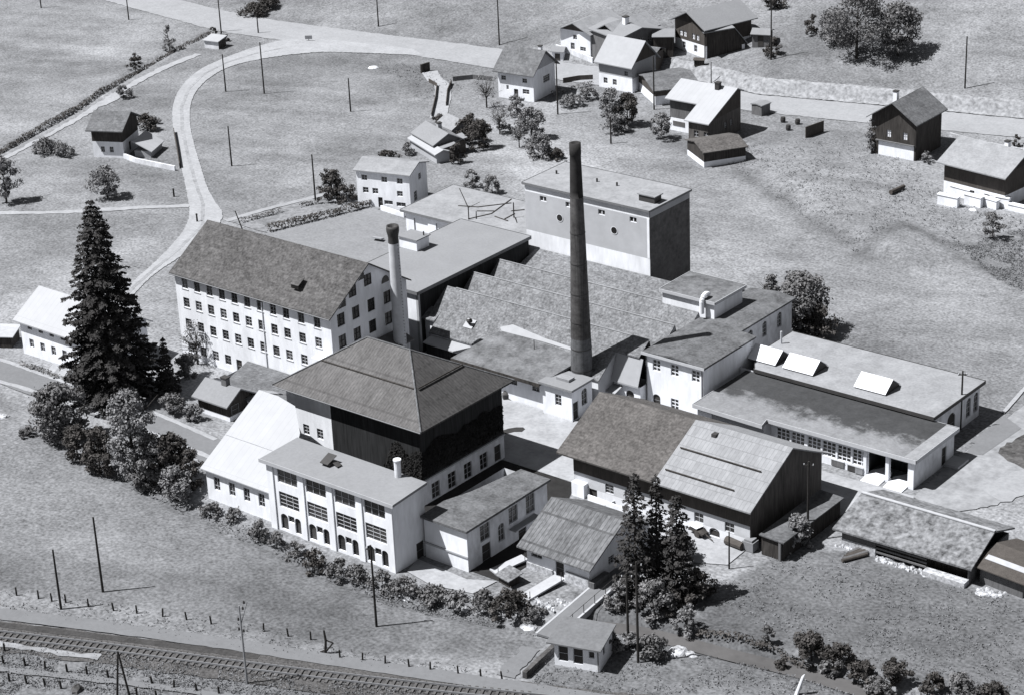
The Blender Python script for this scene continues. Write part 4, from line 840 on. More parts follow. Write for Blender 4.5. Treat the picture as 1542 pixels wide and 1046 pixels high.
# flat-roofed store behind the hall
ls = thing('store_building', 'low white store with broad flat roof strewn with dark cables beside the white garden house', 'store', (-54.6, 27.8, 0))
walls_rect(ls, 21.5, 11.8, -1, 3.85, [O('F', 3.0, .3, 2.8, 2.9, nx=1, ny=1, pane='frame_white', kind='door'), O('F', 7.4, .3, 2.8, 2.9, nx=1, ny=1, pane='frame_white', kind='door')], 'white_plaster')
flat_roof(ls, [(-.7, -.4, 4.2), (24.0, -.4, 4.2), (24.0, 12.6, 4.2), (-1.0, 12.6, 4.2)], .3, 'gravel_roof_pale', edge='gutter')
q = MB()
def roofline(pts, z=4.25): return [tuple(np.array(P(x, y, z))-np.array([-54.6, 27.8, 0])) for x, y in pts]
for ln in ([(705, 330), (740, 322), (770, 300)], [(690, 310), (720, 312), (770, 306)], [(718, 318), (745, 318)], [(760, 330), (775, 322)], [(745, 326), (765, 333)], [(770, 318), (790, 316)]):
    pl = roofline(ln)
    for a, c in zip(pl[:-1], pl[1:]): q.tube(a, c, .09, .09, 5)
q.build('cable', 'black_wood', ls)
pm = thing('roof_mast', 'thin dark forked mast standing on the flat store roof', 'mast', (*P(706, 331, 4.2)[:2], 4.21))
q = MB(); q.tube((0, 0, 0), (0, 0, 2.0), .08, .08, 6); q.tube((0, 0, 1.9), (-2.9, 1.6, 3.9), .08, .06, 6); q.tube((0, 0, 1.9), (1.2, 1.4, 2.6), .05, .03, 6); q.build('pole', 'pole_wood', pm)
pm2 = thing('roof_mast', 'short upright dark mast on the flat store roof next to the tower', 'mast', (*P(774, 328, 4.2)[:2], 4.21)); q = MB(); q.tube((0, 0, 0), (0, 0, 2.4), .1, .08, 6); q.tube((0, 0, .4), (1.8, -1.6, .1), .06, .05, 6); q.build('pole', 'pole_wood', pm2)
# ------------------------------------------------------------------ village
def ray_u(px, py, A, u, L):
    """height on the ray at which the along-ridge coordinate equals L"""
    lo, hi = -5.0, 40.0; d = ray(px, py); f = lambda z: float(np.dot(P(px, py, z)[:2]-A[:2], u[:2]))-L
    s0 = f(lo)
    for _ in range(60):
        m = (lo+hi)/2
        if f(m)*s0 > 0: lo = m
        else: hi = m
    return (lo+hi)/2
def house_px(name, label, cat, a, b, ridge, H, at=None, end='R', ohx=.5, ohy=.7, z0=None, zr=None, half=None, back=None, **k):
    """a, b: eave corners seen left/right; ridge: ridge end seen (right or left)"""
    z0 = (G(*at)[2] if at else 0.0) if z0 is None else z0
    global LAST
    A, B = P(*a, z0+H), P(*b, z0+H); L = float(np.linalg.norm((B-A)[:2])); u = (B-A)/L; v = np.array([-u[1], u[0], 0])
    if zr is None: zr = ray_u(*ridge, A, u, L if end == 'R' else 0.0)
    if half is None:
        q = P(*ridge, zr); half = float(np.dot((q-A)[:2], v[:2]))
    O_ = A+u*ohx+v*ohy; LAST = dict(ze=H, zr=zr-z0, yr=half-ohy)
    print(name, 'L %.1f half %.1f eave %.1f ridge %.1f z0 %.1f yaw %.0f' % (L, half, H, zr-z0, z0, math.degrees(math.atan2(u[1], u[0]))))
    return gable(name, label, cat, O_, math.atan2(u[1], u[0]), L-2*ohx, 2*(half-ohy) if back is None else half-ohy+back, H, zr-z0, ohx, ohy, z0=z0, yr=half-ohy, ohb=None if back is None else .35, **k)
def chalet_px(name, label, cat, a, b, apex, H, depth, at=None, z0=None, ohx=.9, ohy=.7, rise=None, **k):
    """gable end faces the camera: a/b left and right eave corners, apex pixel of the front gable"""
    z0 = (G(*at)[2] if at else 0.0) if z0 is None else z0
    A, B = P(*a, z0+H), P(*b, z0+H); Wf = float(np.linalg.norm((B-A)[:2])); w = (B-A)/Wf; v = np.array([-w[1], w[0], 0])
    if rise is None:
        m = (A+B)/2; lo, hi = z0+H, z0+H+8
        for _ in range(40):
            c = (lo+hi)/2
            if proj([m[0], m[1], c])[0, 1] > apex[1]: lo = c
            else: hi = c
        rise = lo-z0-H
    O_ = B - w*ohy + v*ohx
    print(name, 'front %.1f rise %.1f z0 %.1f' % (Wf, rise, z0))
    return gable(name, label, cat, O_, math.atan2(v[1], v[0]), depth, Wf-2*ohy, H, H+rise, ohx, ohy, z0=z0, **k)
def fw(s, z, w=.9, h=1.1, **k): return O('F', s, z, w, h, nx=2, ny=2, **k)
def lw(s, z, w=.9, h=1.1, **k): return O('L', s, z, w, h, nx=2, ny=2, **k)
house_px('garden_house', 'white two-storey house with pale low roof behind the garden hedge', 'house', (531, 256), (617, 265), (626, 246), 6.0, end='R', half=3.6, zr=7.1, ohx=.35, ohy=.4, wall='white_plaster', roof='gravel_roof_pale',
         ops=[fw(1.4, 4.3, 1.0, .9), fw(4.9, 4.3, 1.0, .9), fw(7.6, 4.3, 1.0, .9), fw(1.5, 2.2, 1.0, .95), fw(3.2, 2.2, 1.0, .95), fw(7.5, 2.2, 1.0, .9), O('F', 4.0, .0, .8, 1.7, kind='door'), fw(5.4, .6, 1.5, .7), fw(7.6, .5, 1.6, .7), O('R', 2.0, 1.0, 1.2, 1.6), O('R', 3.8, 4.0, 1.0, 1.0)])
house_px('village_house', 'white house with brown-grey gable roof and grey gable wall below the main road', 'house', (741, 107), (803, 116), (838, 92), 5.0, zr=8.6, half=4.6, ohx=.6, ohy=.9, wall='white_plaster', gable_mat='grey_plaster', roof='shingle_grey',
         ops=[fw(1.2, 3.3, 1.0, .8), fw(5.7, 3.3, 1.0, .8), fw(2.0, 1.6, .5, .8), fw(5.9, 1.2, 1.4, .9), O('F', 3.8, 0, .9, 1.9, kind='door'), O('R', 4.5, 2.5, 2.2, 1.3, nx=3)], chim=[(6.5, 4.4, .6, .6, 1.0, 'white_plaster')])
house_px('village_house', 'pale-roofed house with grey upper wall and white ground floor below the row of houses', 'house', (894, 93), (951, 104), (969, 73), 4.8, zr=8.9, half=4.4, ohx=.5, ohy=.8, wall='grey_plaster', base=(2.6, 'white_plaster'), gable_mat='brown_wood', roof='pale_roof',
         ops=[fw(1.5, .8), fw(3.6, .8), fw(6.2, 3.0, .8, .8)])
chalet_px('field_barn', 'small barn with weathered shingle roof squeezed between the pale house and the white-roofed house', 'barn', (953, 110), (984, 138), (967, 117), 2.6, 8.0, rise=1.2, wall='brown_wood', base=(1.4, 'white_plaster'), roof='shingle_grey', ohx=.5, ohy=.6, z0=0.2)
# white-roofed house: high part and the lower left part share one roof plane
w1 = house_px('white_roofed_house', 'dark timber house with big bright white stepped roof below the village road', 'house', (1030, 181), (1067, 188), (1111, 133), 4.0, ohx=.5, ohy=.6, back=1.7, wall='shade_boards', gable_mat='brown_wood', roof='white_roof',
              ops=[O('R', 5.4, 1.6, .8, 1.1, pane='glass_grey'), O('R', 7.2, 1.6, .8, 1.1, pane='glass_grey'), fw(1.5, 1.2), fw(3.5, 1.2)], chim=[(1.0, 7.6, .8, .8, 1.0, 'metal_dark')])
def on_roof(b, px, ze, zr, yr, ohy):
    """local point of a photo pixel on the front roof plane of house b"""
    c, sn = math.cos(b.rotation_euler.z), math.sin(b.rotation_euler.z); sl = (zr-ze)/(yr+ohy); z = ze
    for _ in range(80):
        q = P(px[0], px[1], b.location.z+z); dx, dy = q[0]-b.location.x, q[1]-b.location.y; x, y = c*dx+sn*dy, -sn*dx+c*dy
        z += .5*(ze+sl*(y+ohy)-z)
    return (x, y, ze+sl*(y+ohy))
h_ = LAST; pts = [on_roof(w1, p_, h_['ze'], h_['zr'], h_['yr'], .6) for p_ in ((1000, 149), (1047, 155))]; xw = -.5
z_of = lambda y: h_['ze']+(h_['zr']-h_['ze'])/(h_['yr']+.6)*(y+.6); yl = (pts[0][1]+pts[1][1])/2; xl = pts[0][0]
q = MB(); q.slab([(xl, yl, z_of(yl)), (xw-.003, yl, z_of(yl)), (xw-.003, h_['yr'], h_['zr']), (xl, h_['yr'], h_['zr'])], .18)
q.slab([(xw-.003, h_['yr']+.002, h_['zr']), (xl, h_['yr']+.002, h_['zr']), (xl, h_['yr']+2.0, z_of(h_['yr']-2.0)), (xw-.003, h_['yr']+2.0, z_of(h_['yr']-2.0))], .18); q.build('side_roof', 'white_roof', w1)
q = MB(); q.box(xl+.5, -.004, yl+.7, h_['yr']+1.7, -1, 2.2); q.build('side_wall', 'white_plaster', w1); q = MB(); q.box(xl+.55, -.004, yl+.75, h_['yr']+1.65, 2.203, z_of(yl+.7)-.2); q.build('upper_boarding', 'grey_wood', w1)
q = MB(); q.box(xl+1.2, xl+3.6, yl+.62, yl+.697, .9, 1.7); q.build('window', 'glass_grey', w1)
chalet_px('field_hut', 'small dark hut with grey roof beside the white-roofed house', 'hut', (1031, 210), (1059, 231), (1045, 217), 2.6, 7.4, rise=.9, wall='black_wood', base=(.9, 'white_plaster'), roof='tile_brown', ohx=.3, ohy=.4, z0=0.0)
chalet_px('bus_hut', 'tiny pale hut at the edge of the village road', 'hut', (1130, 156), (1147, 160), (1138, 154), 1.9, 2.4, rise=.2, wall='grey_wood', roof='gravel_roof', ohx=.15, ohy=.15, z0=0.0)
chalet_px('chalet', 'chalet with dark timber gable over white ground floor in the village row', 'chalet', (1006, 30), (1061, 47), (1028, 18), 5.6, 11.0, at=(1036, 82), wall='brown_wood', gable_mat='black_wood', base=(2.3, 'white_plaster'), roof='gravel_roof', ohx=1.0, ohy=.8,
          ops=[lw(1.8, 2.9, .9, 1.1, pane='frame_white'), lw(2.9, 2.9, .9, 1.1, pane='frame_white'), lw(5.4, 2.9, .8, 1.1, pane='frame_white'), lw(6.6, 2.9, .8, 1.1, pane='frame_white'), lw(2.6, .8, .9, 1.1), lw(6.0, .6, .9, 1.3)])
ch_ = [o for o in COL.objects if o.name == 'chalet'][0]
gA, gB = G(1061.5, 89), G(1121, 73); zb = (gA[2]+gB[2])/2; wv = gB-gA; Wb = float(np.linalg.norm(wv[:2])); uu = wv/Wb; vv = np.array([-uu[1], uu[0], 0])
vb = thing('village_barn', 'black timber barn with pale roof joined to the right of the chalet', 'barn', tuple(gA), math.atan2(uu[1], uu[0]))
h0 = top_h(gA, 49); h2 = top_h(gB, 52); gm_ = gA+(gB-gA)*.74; h1 = top_h(gm_, 35)
q = MB(); pr_l = [(0, 0), (Wb, 0), (Wb, h2), (Wb*.74, h1), (0, h0)]
for y in (0, 9.0): q.poly([(x, y, z-(.8 if z == 0 else 0)) for x, z in pr_l])
q.poly([(0, 0, -.8), (0, 9, -.8), (0, 9, h0), (0, 0, h0)]); q.poly([(Wb, 0, -.8), (Wb, 9, -.8), (Wb, 9, h2), (Wb, 0, h2)]); q.build('wall', 'black_wood', vb)
q = MB(); q.slab([(-.3, -.5, h0+.05), (Wb*.74, -.5, h1+.2), (Wb*.74, 9.5, h1+.2), (-.3, 9.5, h0+.05)], .18); q.slab([(Wb*.74+.003, -.5, h1+.2), (Wb+.5, -.5, h2-.3), (Wb+.5, 9.5, h2-.3), (Wb*.74+.003, 9.5, h1+.2)], .18); q.build('roof', 'gravel_roof', vb)
q = MB(); q.box(Wb-.5, Wb+.05, -.06, -.003, -.5, h2-.6); q.build('white_corner', 'white_plaster', vb)
chalet_px('row_house', 'white-fronted house with dark gable at the left end of the village row', 'house', (835, 45), (889, 54), (866, 35), 4.2, 10.0, at=(862, 78), wall='white_plaster', gable_mat='brown_wood', roof='gravel_roof_pale', ohx=.9, ohy=.7,
          ops=[lw(3.4, 2.6, .9, .9), lw(5.2, .6, 1.3, .8), lw(2.8, .6, .9, 1.3)])
chalet_px('row_house', 'pale house with small white gable in the middle of the village row', 'house', (889, 48), (933, 58), (906, 37), 4.6, 10.0, at=(912, 84), wall='white_plaster', gable_mat='brown_wood', roof='gravel_roof_pale', ohx=.8, ohy=.6, ops=[lw(2.2, 1.8, .8, .9), lw(4.2, 1.8, .8, .9)])
chalet_px('row_house', 'grey house with two window rows and a white chimney in the village row', 'house', (931, 60), (1003, 44), (955, 51), 4.8, 9.0, at=(965, 86), rise=1.3, wall='grey_wood', roof='gravel_roof', ohx=.5, ohy=.5,
          ops=[lw(s, z, .8, .9) for s in (3.2, 5.0, 7.0) for z in (1.2, 3.1)], chim=[(4.0, 5.5, .9, .9, 1.3, 'white_plaster')])
j = chalet_px('dark_chalet', 'dark timber chalet on white ground floor with grey roof standing alone below the road', 'chalet', (1304, 176), (1381, 190), (1343, 155), 6.3, 8.6, z0=0.0, wall='black_wood', base=None, roof='shingle_grey', ohx=.9, ohy=.6,
          ops=[lw(3.2, 3.2, .8, 1.2, pane='frame_white'), lw(6.2, 3.2, .8, 1.2, pane='frame_white')], chim=[(3.5, 5.8, .7, .7, 1.6, 'white_plaster')])
JW = 8.7
q = MB(); q.box(-.035, .0, .3, 6.8, -.2, 2.3); o = q.build('white_base', 'white_plaster', j); q = MB(); q.box(-.4, -.04, .2, 7.2, 2.42, 2.56); q.build('balcony', 'grey_wood', j)
kk = house_px('slab_roof_house', 'dark timber house with broad pale roof on white stone walls at the right edge', 'house', (1410, 244), (1514, 270), (1541, 236), 5.2, z0=0.0, zr=8.0, half=6.0, ohx=.7, ohy=1.2, wall='brown_wood', base=(2.0, 'white_plaster'), gable_mat='black_wood', roof='gravel_roof_pale',
              ops=[fw(1.8, .6, 1, .9), fw(5.2, .6, 1, .9), fw(8, .6, 1, .9)], chim=[(7.2, 6.2, .7, .7, .9, 'white_plaster'), (10.6, 6.2, .6, .6, 1.2, 'white_plaster')])
for i, (px, py, w, h) in enumerate(((1428, 303, 3.4, 1.5), (1447, 290, 3.6, 1.4), (1466, 303, 3.0, 1.5), (1488, 305, 3.6, 1.3), (1510, 306, 2.2, 1.6), (1532, 312, 2.8, .9))):
    p = P(px, py+6, 0); q = MB(); q.box(-w/2, w/2, -.4, .4, -.3, h); q.box(-w/2-.1, w/2+.1, -.5, .5, h+.003, h+.15)
    tag(q.build('retaining_wall', 'white_plaster', loc=(p[0], p[1], 0), rz=R(random.uniform(-14, 6))), ['low white garden wall leftmost of those below the pale-roofed house', 'white terrace wall right under the brown timber wall', 'white garden wall at the middle of the terrace below the house', 'white garden wall right of the round boulder', 'short white wall end at the corner of the house', 'sunlit white wall running off at the right picture edge'][i], 'wall', 'white garden walls of the right-edge house')
ho = house_px('meadow_house', 'house with grey roof, dark upper wall and white ground floor inside the road bend', 'house', (128, 197), (184, 199), (197, 168), 5.0, z0=0.0, ohx=.6, ohy=1.0, wall='black_wood', base=(2.8, 'white_plaster'), gable_mat='black_wood', roof='shingle_grey',
              ops=[fw(1.8, .9, .7, 1.0), fw(3.4, .9, .7, 1.0), O('R', 3.0, .4, .9, 1.6, kind='door')])
q = MB(); q.slab([(7.2, .4, 2.9), (10.6, .2, 1.2), (10.6, 6.0, 1.2), (7.2, 6.4, 2.9)], .15); q.box(7.3, 10.2, .6, 5.8, -.3, 1.15); q.build('side_wing', 'grey_plaster', ho)
p = P(318, 74, 0); wh = thing('wayside_shed', 'small white-roofed shed beside the road fork', 'shed', (p[0]-1.8, p[1], 0), R(10))
q = MB(); q.box(0, 3.4, 0, 2.6, -.3, 1.5); q.build('wall', 'white_wall_dirty_shaded', wh); q = MB(); q.slab([(-.2, -.3, 1.6), (3.6, -.3, 1.6), (3.6, 2.9, 2.1), (-.2, 2.9, 2.1)], .12); q.build('roof', 'white_roof', wh); q = MB(); q.box(3.402, 3.45, .05, 2.5, 0, 1.5); q.build('door', 'door_dark', wh)
# farmyard in the middle meadow
fm = house_px('farm_shed', 'long low shed with narrow white roof strip in the farmyard', 'shed', (613, 208), (655, 234), (662, 226), 1.6, z0=0.0, zr=2.2, half=1.6, ohx=.3, ohy=.4, wall='grey_plaster', roof='white_roof', ops=[])
house_px('farm_shed', 'low grey-roofed cottage behind the white-roofed farmyard shed', 'shed', (618, 200), (652, 220), (662, 210), 2.4, z0=0.0, zr=4.0, half=3.0, ohx=.3, ohy=.4, wall='grey_wood', roof='gravel_roof', ops=[fw(3.0, .8)], chim=[(4.0, 3.0, .7, .7, .8, 'concrete')])
house_px('farm_shed', 'little pale gabled hut near the end of the garden walk', 'shed', (655, 186), (680, 197), (690, 184), 2.2, z0=0.0, zr=3.6, half=2.4, ohx=.2, ohy=.3, wall='grey_plaster', roof='gravel_roof_pale', ops=[O('R', 1.5, .2, .8, 1.5, kind='door')])
for i, (px, py, w, d, h) in enumerate(((672, 236, 3.0, 2.2, 2.0), (690, 228, 2.4, 2.0, 2.2))):
    p = P(px, py, 0); t = thing('log_shelter', ['dark open shelter at the front corner of the farmyard', 'dark open shelter beside the farmyard oval hedge'][i], 'shelter', (p[0], p[1], 0), R(-30))
    q = MB(); q.box(-w/2, w/2, -d/2, d/2, -.2, h); q.build('wall', 'brown_wood', t); q = MB(); q.slab([(-w/2-.2, -d/2-.3, h+.06), (w/2+.2, -d/2-.3, h+.06), (w/2+.2, d/2+.3, h+.5), (-w/2-.2, d/2+.3, h+.5)], .12); q.build('roof', 'gravel_roof', t)
# walls and fences of the village
def low_wall(name, label, cat, pts, h, w, m, z=0.0, group=None):
    q = MB(); 
    for a, c in zip(pts[:-1], pts[1:]):
        a, c = Vector((a[0], a[1], 0)), Vector((c[0], c[1], 0)); d = (c-a).normalized(); n = Vector((-d.y, d.x, 0))*w/2
        za, zc = hz(a.x, a.y)-.15, hz(c.x, c.y)-.15
        b4 = [a-n, c-n, c+n, a+n]; zz = [za, zc, zc, za]
        k = len(q.v); q.v += [(p.x, p.y, z_) for p, z_ in zip(b4, zz)]+[(p.x, p.y, z_+h+.15) for p, z_ in zip(b4, zz)]
        for f in ((4, 5, 6, 7), (0, 1, 5, 4), (1, 2, 6, 5), (2, 3, 7, 6), (3, 0, 4, 7)): q.f.append(tuple(k+i for i in f))
    return tag(q.build(name, m), label, cat, group)
low_wall('garden_wall', 'white garden wall running from the meadow house to the road', 'wall', pxl([(187, 238), (205, 245), (235, 251), (264, 257)]), .8, .3, 'white_wall_dirty_shaded')
low_wall('board_fence', 'dark low board fence along the bend of the white side road', 'fence', pxl([(262, 200), (267, 228), (271, 254)]), .9, .12, 'brown_wood')
low_wall('garden_wall', 'white low wall in front of the garden house terrace', 'wall', pxl([(574, 316), (592, 322), (609, 327)]), .7, .25, 'white_plaster')
low_wall('ramp_wall', 'dark triangular wall end beside the top of the garden walk', 'wall', pxl([(634, 110), (647, 106)]), 1.6, .3, 'black_wood')
low_wall('garden_fence', 'thin dark fence along the left side of the garden walk', 'fence', pxl([(646, 124), (658, 131), (656, 150), (650, 176)]), .7, .12, 'brown_wood')
low_wall('garden_fence', 'thin dark fence along the right side of the garden walk', 'fence', pxl([(680, 126), (674, 140), (672, 160)]), .7, .12, 'brown_wood')
low_wall('timber_screen', 'dark upright timber screen beside the village road', 'screen', pxl([(1213, 208), (1240, 198)]), 1.9, .15, 'brown_wood')
low_wall('roadside_wall', 'long low pale wall below the road right of the dark chalet', 'wall', pxl([(1430, 205), (1480, 218), (1542, 230)]), .6, .3, 'white_stone')
# ------------------------------------------------------------------ vegetation
def leaf_quads(mb, c, n, s, rn, out=None, flat=.0):
    """n small leaf faces around c with spread given by c's radius tuple"""
    pass
class Leaf:
    """fast builder of many small faces"""
    def __init__(s): s.c = []; s.n = []; s.r = []
    def add(s, c, n, r): s.c.append(c); s.n.append(n); s.r.append(r)
    def mesh(s, name, m, seed=0, elong=1.35):
        rs = np.random.RandomState(seed); C = np.concatenate(s.c); Nn = np.concatenate(s.n); Rr = np.concatenate(s.r)
        k = len(C); Nn = Nn+rs.normal(0, .45, (k, 3)); Nn /= np.linalg.norm(Nn, axis=1, keepdims=True)
        t = rs.normal(0, 1, (k, 3)); t -= Nn*(t*Nn).sum(1, keepdims=True); t /= np.linalg.norm(t, axis=1, keepdims=True); b = np.cross(Nn, t)
        a = Rr[:, None]; V = np.stack([C-t*a*elong, C+b*a*.8+t*a*.1, C+t*a*elong, C-b*a*.8-t*a*.1], 1).reshape(-1, 3)
        me = bpy.data.meshes.new(name); me.vertices.add(4*k); me.vertices.foreach_set('co', V.ravel()); me.loops.add(4*k)
        me.loops.foreach_set('vertex_index', np.arange(4*k, dtype=np.int32)); me.polygons.add(k); me.polygons.foreach_set('loop_start', np.arange(0, 4*k, 4, dtype=np.int32))
        me.update(calc_edges=True); me.validate(); me.materials.append(MATS[m]); return me
def crown_mesh(name, m, H, Rw, seed, z0=.0, nclump=26, leaves=70, ls=.22, shape='round', loose=.0):
    """crown of leaf clumps spread through an uneven volume of height H and half-width Rw, bottom at z0"""
    rs = np.random.RandomState(seed); L = Leaf()
    lob = rs.uniform(0, 6.28, 3)
    for i in range(nclump):
        h = rs.uniform(0, 1); a = rs.uniform(0, 6.28)
        if shape == 'round': prof = math.sqrt(max(.03, 1-(2*h-.9)**2*.85))
        elif shape == 'bush': prof = math.sqrt(max(.05, 1-(h*.97)**2))
        elif shape == 'column': prof = .75*(1-h)**.4+.25
        else: prof = 1-h*.9
        lobf = 1+.22*math.sin(2*a+lob[0])+.16*math.sin(3*a+lob[1])
        rad = Rw*prof*lobf*math.sqrt(rs.uniform(.15, 1))*.82
        cr = Rw*rs.uniform(.15, .36)*(1.0 if shape != 'column' else .8)
        c = np.array([rad*math.cos(a), rad*math.sin(a), z0+cr*.7+h*(H-cr*1.5)])
        n = int(leaves*rs.uniform(.6, 1.3)*(1-loose*rs.uniform(0, 1)))
        d = rs.normal(0, 1, (n, 3)); d /= np.linalg.norm(d, axis=1, keepdims=True); d[:, 2] = d[:, 2]*.9+.15
        r = cr*(rs.uniform(.35, 1.0, (n, 1))+np.maximum(0, rs.normal(0, .16, (n, 1))))
        L.add(c+d*r*np.array([1, 1, .8]), d, rs.uniform(.6, 1.3, n)*ls)
    return L.mesh(name, m, seed)
def trunk_mesh(H, r, seed, m='bark', limbs=5, spread=.5):
    rn = random.Random(seed); q = MB(); q.tube((0, 0, -.4), (rn.uniform(-.1, .1), rn.uniform(-.1, .1), H*.45), r, r*.7, 7); q.tube((0, 0, H*.42), (rn.uniform(-.2, .2), rn.uniform(-.2, .2), H*.9), r*.7, r*.2, 6)
    for i in range(limbs):
        a = 2*math.pi*i/limbs+rn.uniform(-.4, .4); z = H*rn.uniform(.3, .6); l = H*spread*rn.uniform(.6, 1)
        q.tube((0, 0, z), (math.cos(a)*l*.7, math.sin(a)*l*.7, z+l*.6), r*.4, r*.1, 5)
    return q.mesh('trunk', m)
PROTO = {}
def plant(kind, name, label, px, py, top, width, m='leaf_mid', group=None, seed=0, shape='round', dens=1.0, cat=None, trunk=.18, loose=.0, dx=0, dy=0, ls=None):
    """kind tree/bush; base pixel, top row and width in pixels of the photograph"""
    b = G(px, py); h = max(.5, top_h(b, top)); rw = max(.3, width*mpp(b)/2)
    t = thing(name, label, cat or kind, tuple(b-np.array([0, 0, .1])), random.uniform(0, 6.28), group)
    z0 = h*trunk if kind == 'tree' else 0
    vol = rw*rw*(h-z0); n = int(np.clip(12+vol*1.2, 12, 90)*dens); lv = 90; s = ls or float(np.clip(.075+.022*rw, .085, .17))
    me = crown_mesh('crown', m, h-z0*.6, rw, seed+int(px), z0*.6, n, lv, s, shape, loose)
    c = bpy.data.objects.new('crown', me); COL.objects.link(c); c.parent = t
    k = bpy.data.objects.new('trunk' if kind == 'tree' else 'stem', trunk_mesh(h, max(.05, h*.022), seed+int(px))); COL.objects.link(k); k.parent = t
    return t
def conifer(name, label, px, py, top, width, m='needle', whorls=34, per=11, seed=1, taper=1.0, droop=.35, trunk_r=None, dens=1.0, bare=0.06, group=None):
    b = G(px, py); h = top_h(b, top); rw = width*mpp(b)/2; rs = np.random.RandomState(seed)
    t = thing(name, label, 'spruce tree', tuple(b-np.array([0, 0, .2])), 0, group)
    q = MB(); r = trunk_r or h*.016; q.tube((0, 0, -.3), (0, 0, h*.97), r, .03, 8); q.build('trunk', 'bark', t)
    L = Leaf()
    for w in range(whorls):
        f = (w+rs.uniform(-.3, .3))/whorls; f = min(max(f, 0), .995)
        z = h*(bare+(1-bare)*f); R_ = rw*((1-f)**(.80*taper))*rs.uniform(.85, 1.12)+.12
        k = max(4, int(per*(1-f*.55)))
        for i in range(k):
            a = 2*math.pi*i/k+rs.uniform(-.35, .35)+w*.7; Rb = R_*rs.uniform(.65, 1.12)
            n = max(5, int((9+Rb*9)*dens)); s = np.sqrt(rs.uniform(.02, 1, n))*Rb
            zz = z-droop*Rb*(s/Rb)**1.4+.10*Rb*(s/Rb)**3*1.6
            wd = .10+.20*(1-np.abs(s/Rb-.45))*min(Rb, 2.2)*.55
            off = rs.normal(0, 1, n)*wd
            C = np.stack([np.cos(a)*s-np.sin(a)*off, np.sin(a)*s+np.cos(a)*off, zz-np.abs(off)*.35+rs.normal(0, .05, n)], 1)
            Nn = np.tile(np.array([np.cos(a)*.45, np.sin(a)*.45, .75]), (n, 1)); L.add(C, Nn, rs.uniform(.11, .22, n)*np.clip(.7+.1*Rb, .6, 1.15))
    L.add(np.array([[0, 0, h*.985], [0, 0, h*.97], [.05, 0, h*.955]]), np.array([[1., 0, .2]]*3), np.array([.12, .16, .18]))
    c = bpy.data.objects.new('crown', L.mesh('crown', m, seed, 1.6)); COL.objects.link(c); c.parent = t
    return t
def twig_tree(name, label, px, py, top, width, seed=0, n=70, m='twig', group=None):
    """leafless or thinly leaved orchard tree"""
    b = G(px, py); h = top_h(b, top); rw = width*mpp(b)/2; rn = random.Random(seed)
    t = thing(name, label, 'tree', tuple(b-np.array([0, 0, .1])), 0, group); q = MB(); q.tube((0, 0, -.2), (0, 0, h*.4), h*.03, h*.02, 6); q.build('trunk', 'bark', t)
    q = MB()
    for i in range(n):
        a = rn.uniform(0, 6.28); el = rn.uniform(.15, 1.4); l = (h*.62)*rn.uniform(.5, 1); z = h*rn.uniform(.3, .55)
        e = (math.cos(a)*math.cos(el)*min(l, rw*1.3), math.sin(a)*math.cos(el)*min(l, rw*1.3), min(h, z+l*math.sin(el))); q.tube((0, 0, z), e, .035, .012, 4, False)
        for _ in range(2):
            u = rn.uniform(.4, .9); p = tuple(e[k_]*u+(0, 0, z)[k_]*(1-u) for k_ in range(3)); q.tube(p, tuple(p[k_]+rn.uniform(-.5, .5) for k_ in range(3)), .02, .008, 3, False)
    q.build('branches', 'bark', t)
    me = crown_mesh('crown', m, h*.9, rw, seed, h*.3, 22, 26, .10, 'round', .3); c = bpy.data.objects.new('crown', me); COL.objects.link(c); c.parent = t
    return t
# --- left group
conifer('spruce', 'tall dark spruce towering beside the left end of the mill', 172, 596, 297, 158, whorls=50, per=15, seed=3, trunk_r=.42, taper=.78, dens=1.5, droop=.42)
conifer('spruce', 'slim dark young spruce between the tall spruce and the little dark shed', 254, 592, 505, 40, whorls=18, per=9, seed=5, dens=1.2)
conifer('spruce', 'small dark spruce at the left foot of the tall spruce', 140, 590, 500, 56, whorls=18, per=10, seed=8, dens=1.3)
twig_tree('bare_shrub', 'thin bare-branched tree against the white mill wall', 298, 548, 490, 50, 11, 60)
plant('bush', 'shrub', 'mottled shrub at the mill wall below the bare-branched tree', 285, 570, 530, 50, 'leaf_mid')
L_ = [
 ('bush', 92, 662, 572, 84, 'leaf_mid', 'large loose bush at the lane, leftmost of the riverside trees'),
 ('bush', 118, 690, 638, 52, 'leaf_dark', 'dark bush in the hollow of the riverside thicket'),
 ('bush', 152, 712, 640, 60, 'leaf_dark', 'dark round bush at the meadow edge of the riverside thicket'),
 ('tree', 205, 728, 582, 84, 'leaf_pale', 'tall pale-leaved tree in the middle of the riverside thicket'),
 ('bush', 232, 735, 650, 62, 'leaf_mid', 'broad bush at the foot of the tall pale-leaved tree'),
 ('bush', 262, 728, 650, 62, 'leaf_dark', 'dark bush between the thicket and the white-roofed wing'),
 ('bush', 290, 735, 672, 44, 'leaf_dark', 'dark upright bush against the end of the white-roofed wing'),
 ('bush', 268, 752, 700, 62, 'leaf_pale', 'pale bush at the right end of the riverside thicket'),
 ('bush', 262, 622, 590, 46, 'leaf_mid', 'bush beside the lane left of the little dark shed'),
 ('bush', 292, 632, 606, 32, 'leaf_pale', 'small pale bush at the footing of the little dark shed'),
 ('bush', 42, 655, 640, 30, 'leaf_mid', 'small bush at the lane near the left picture edge'),
 ('bush', 125, 575, 545, 34, 'leaf_mid', 'small bush at the corner of the white-roofed house'),
]
for k, x, y, t, w, m, lb in L_: plant(k, 'tree' if k == 'tree' else 'bush', lb, x, y, t, w, m, dens=1.15)
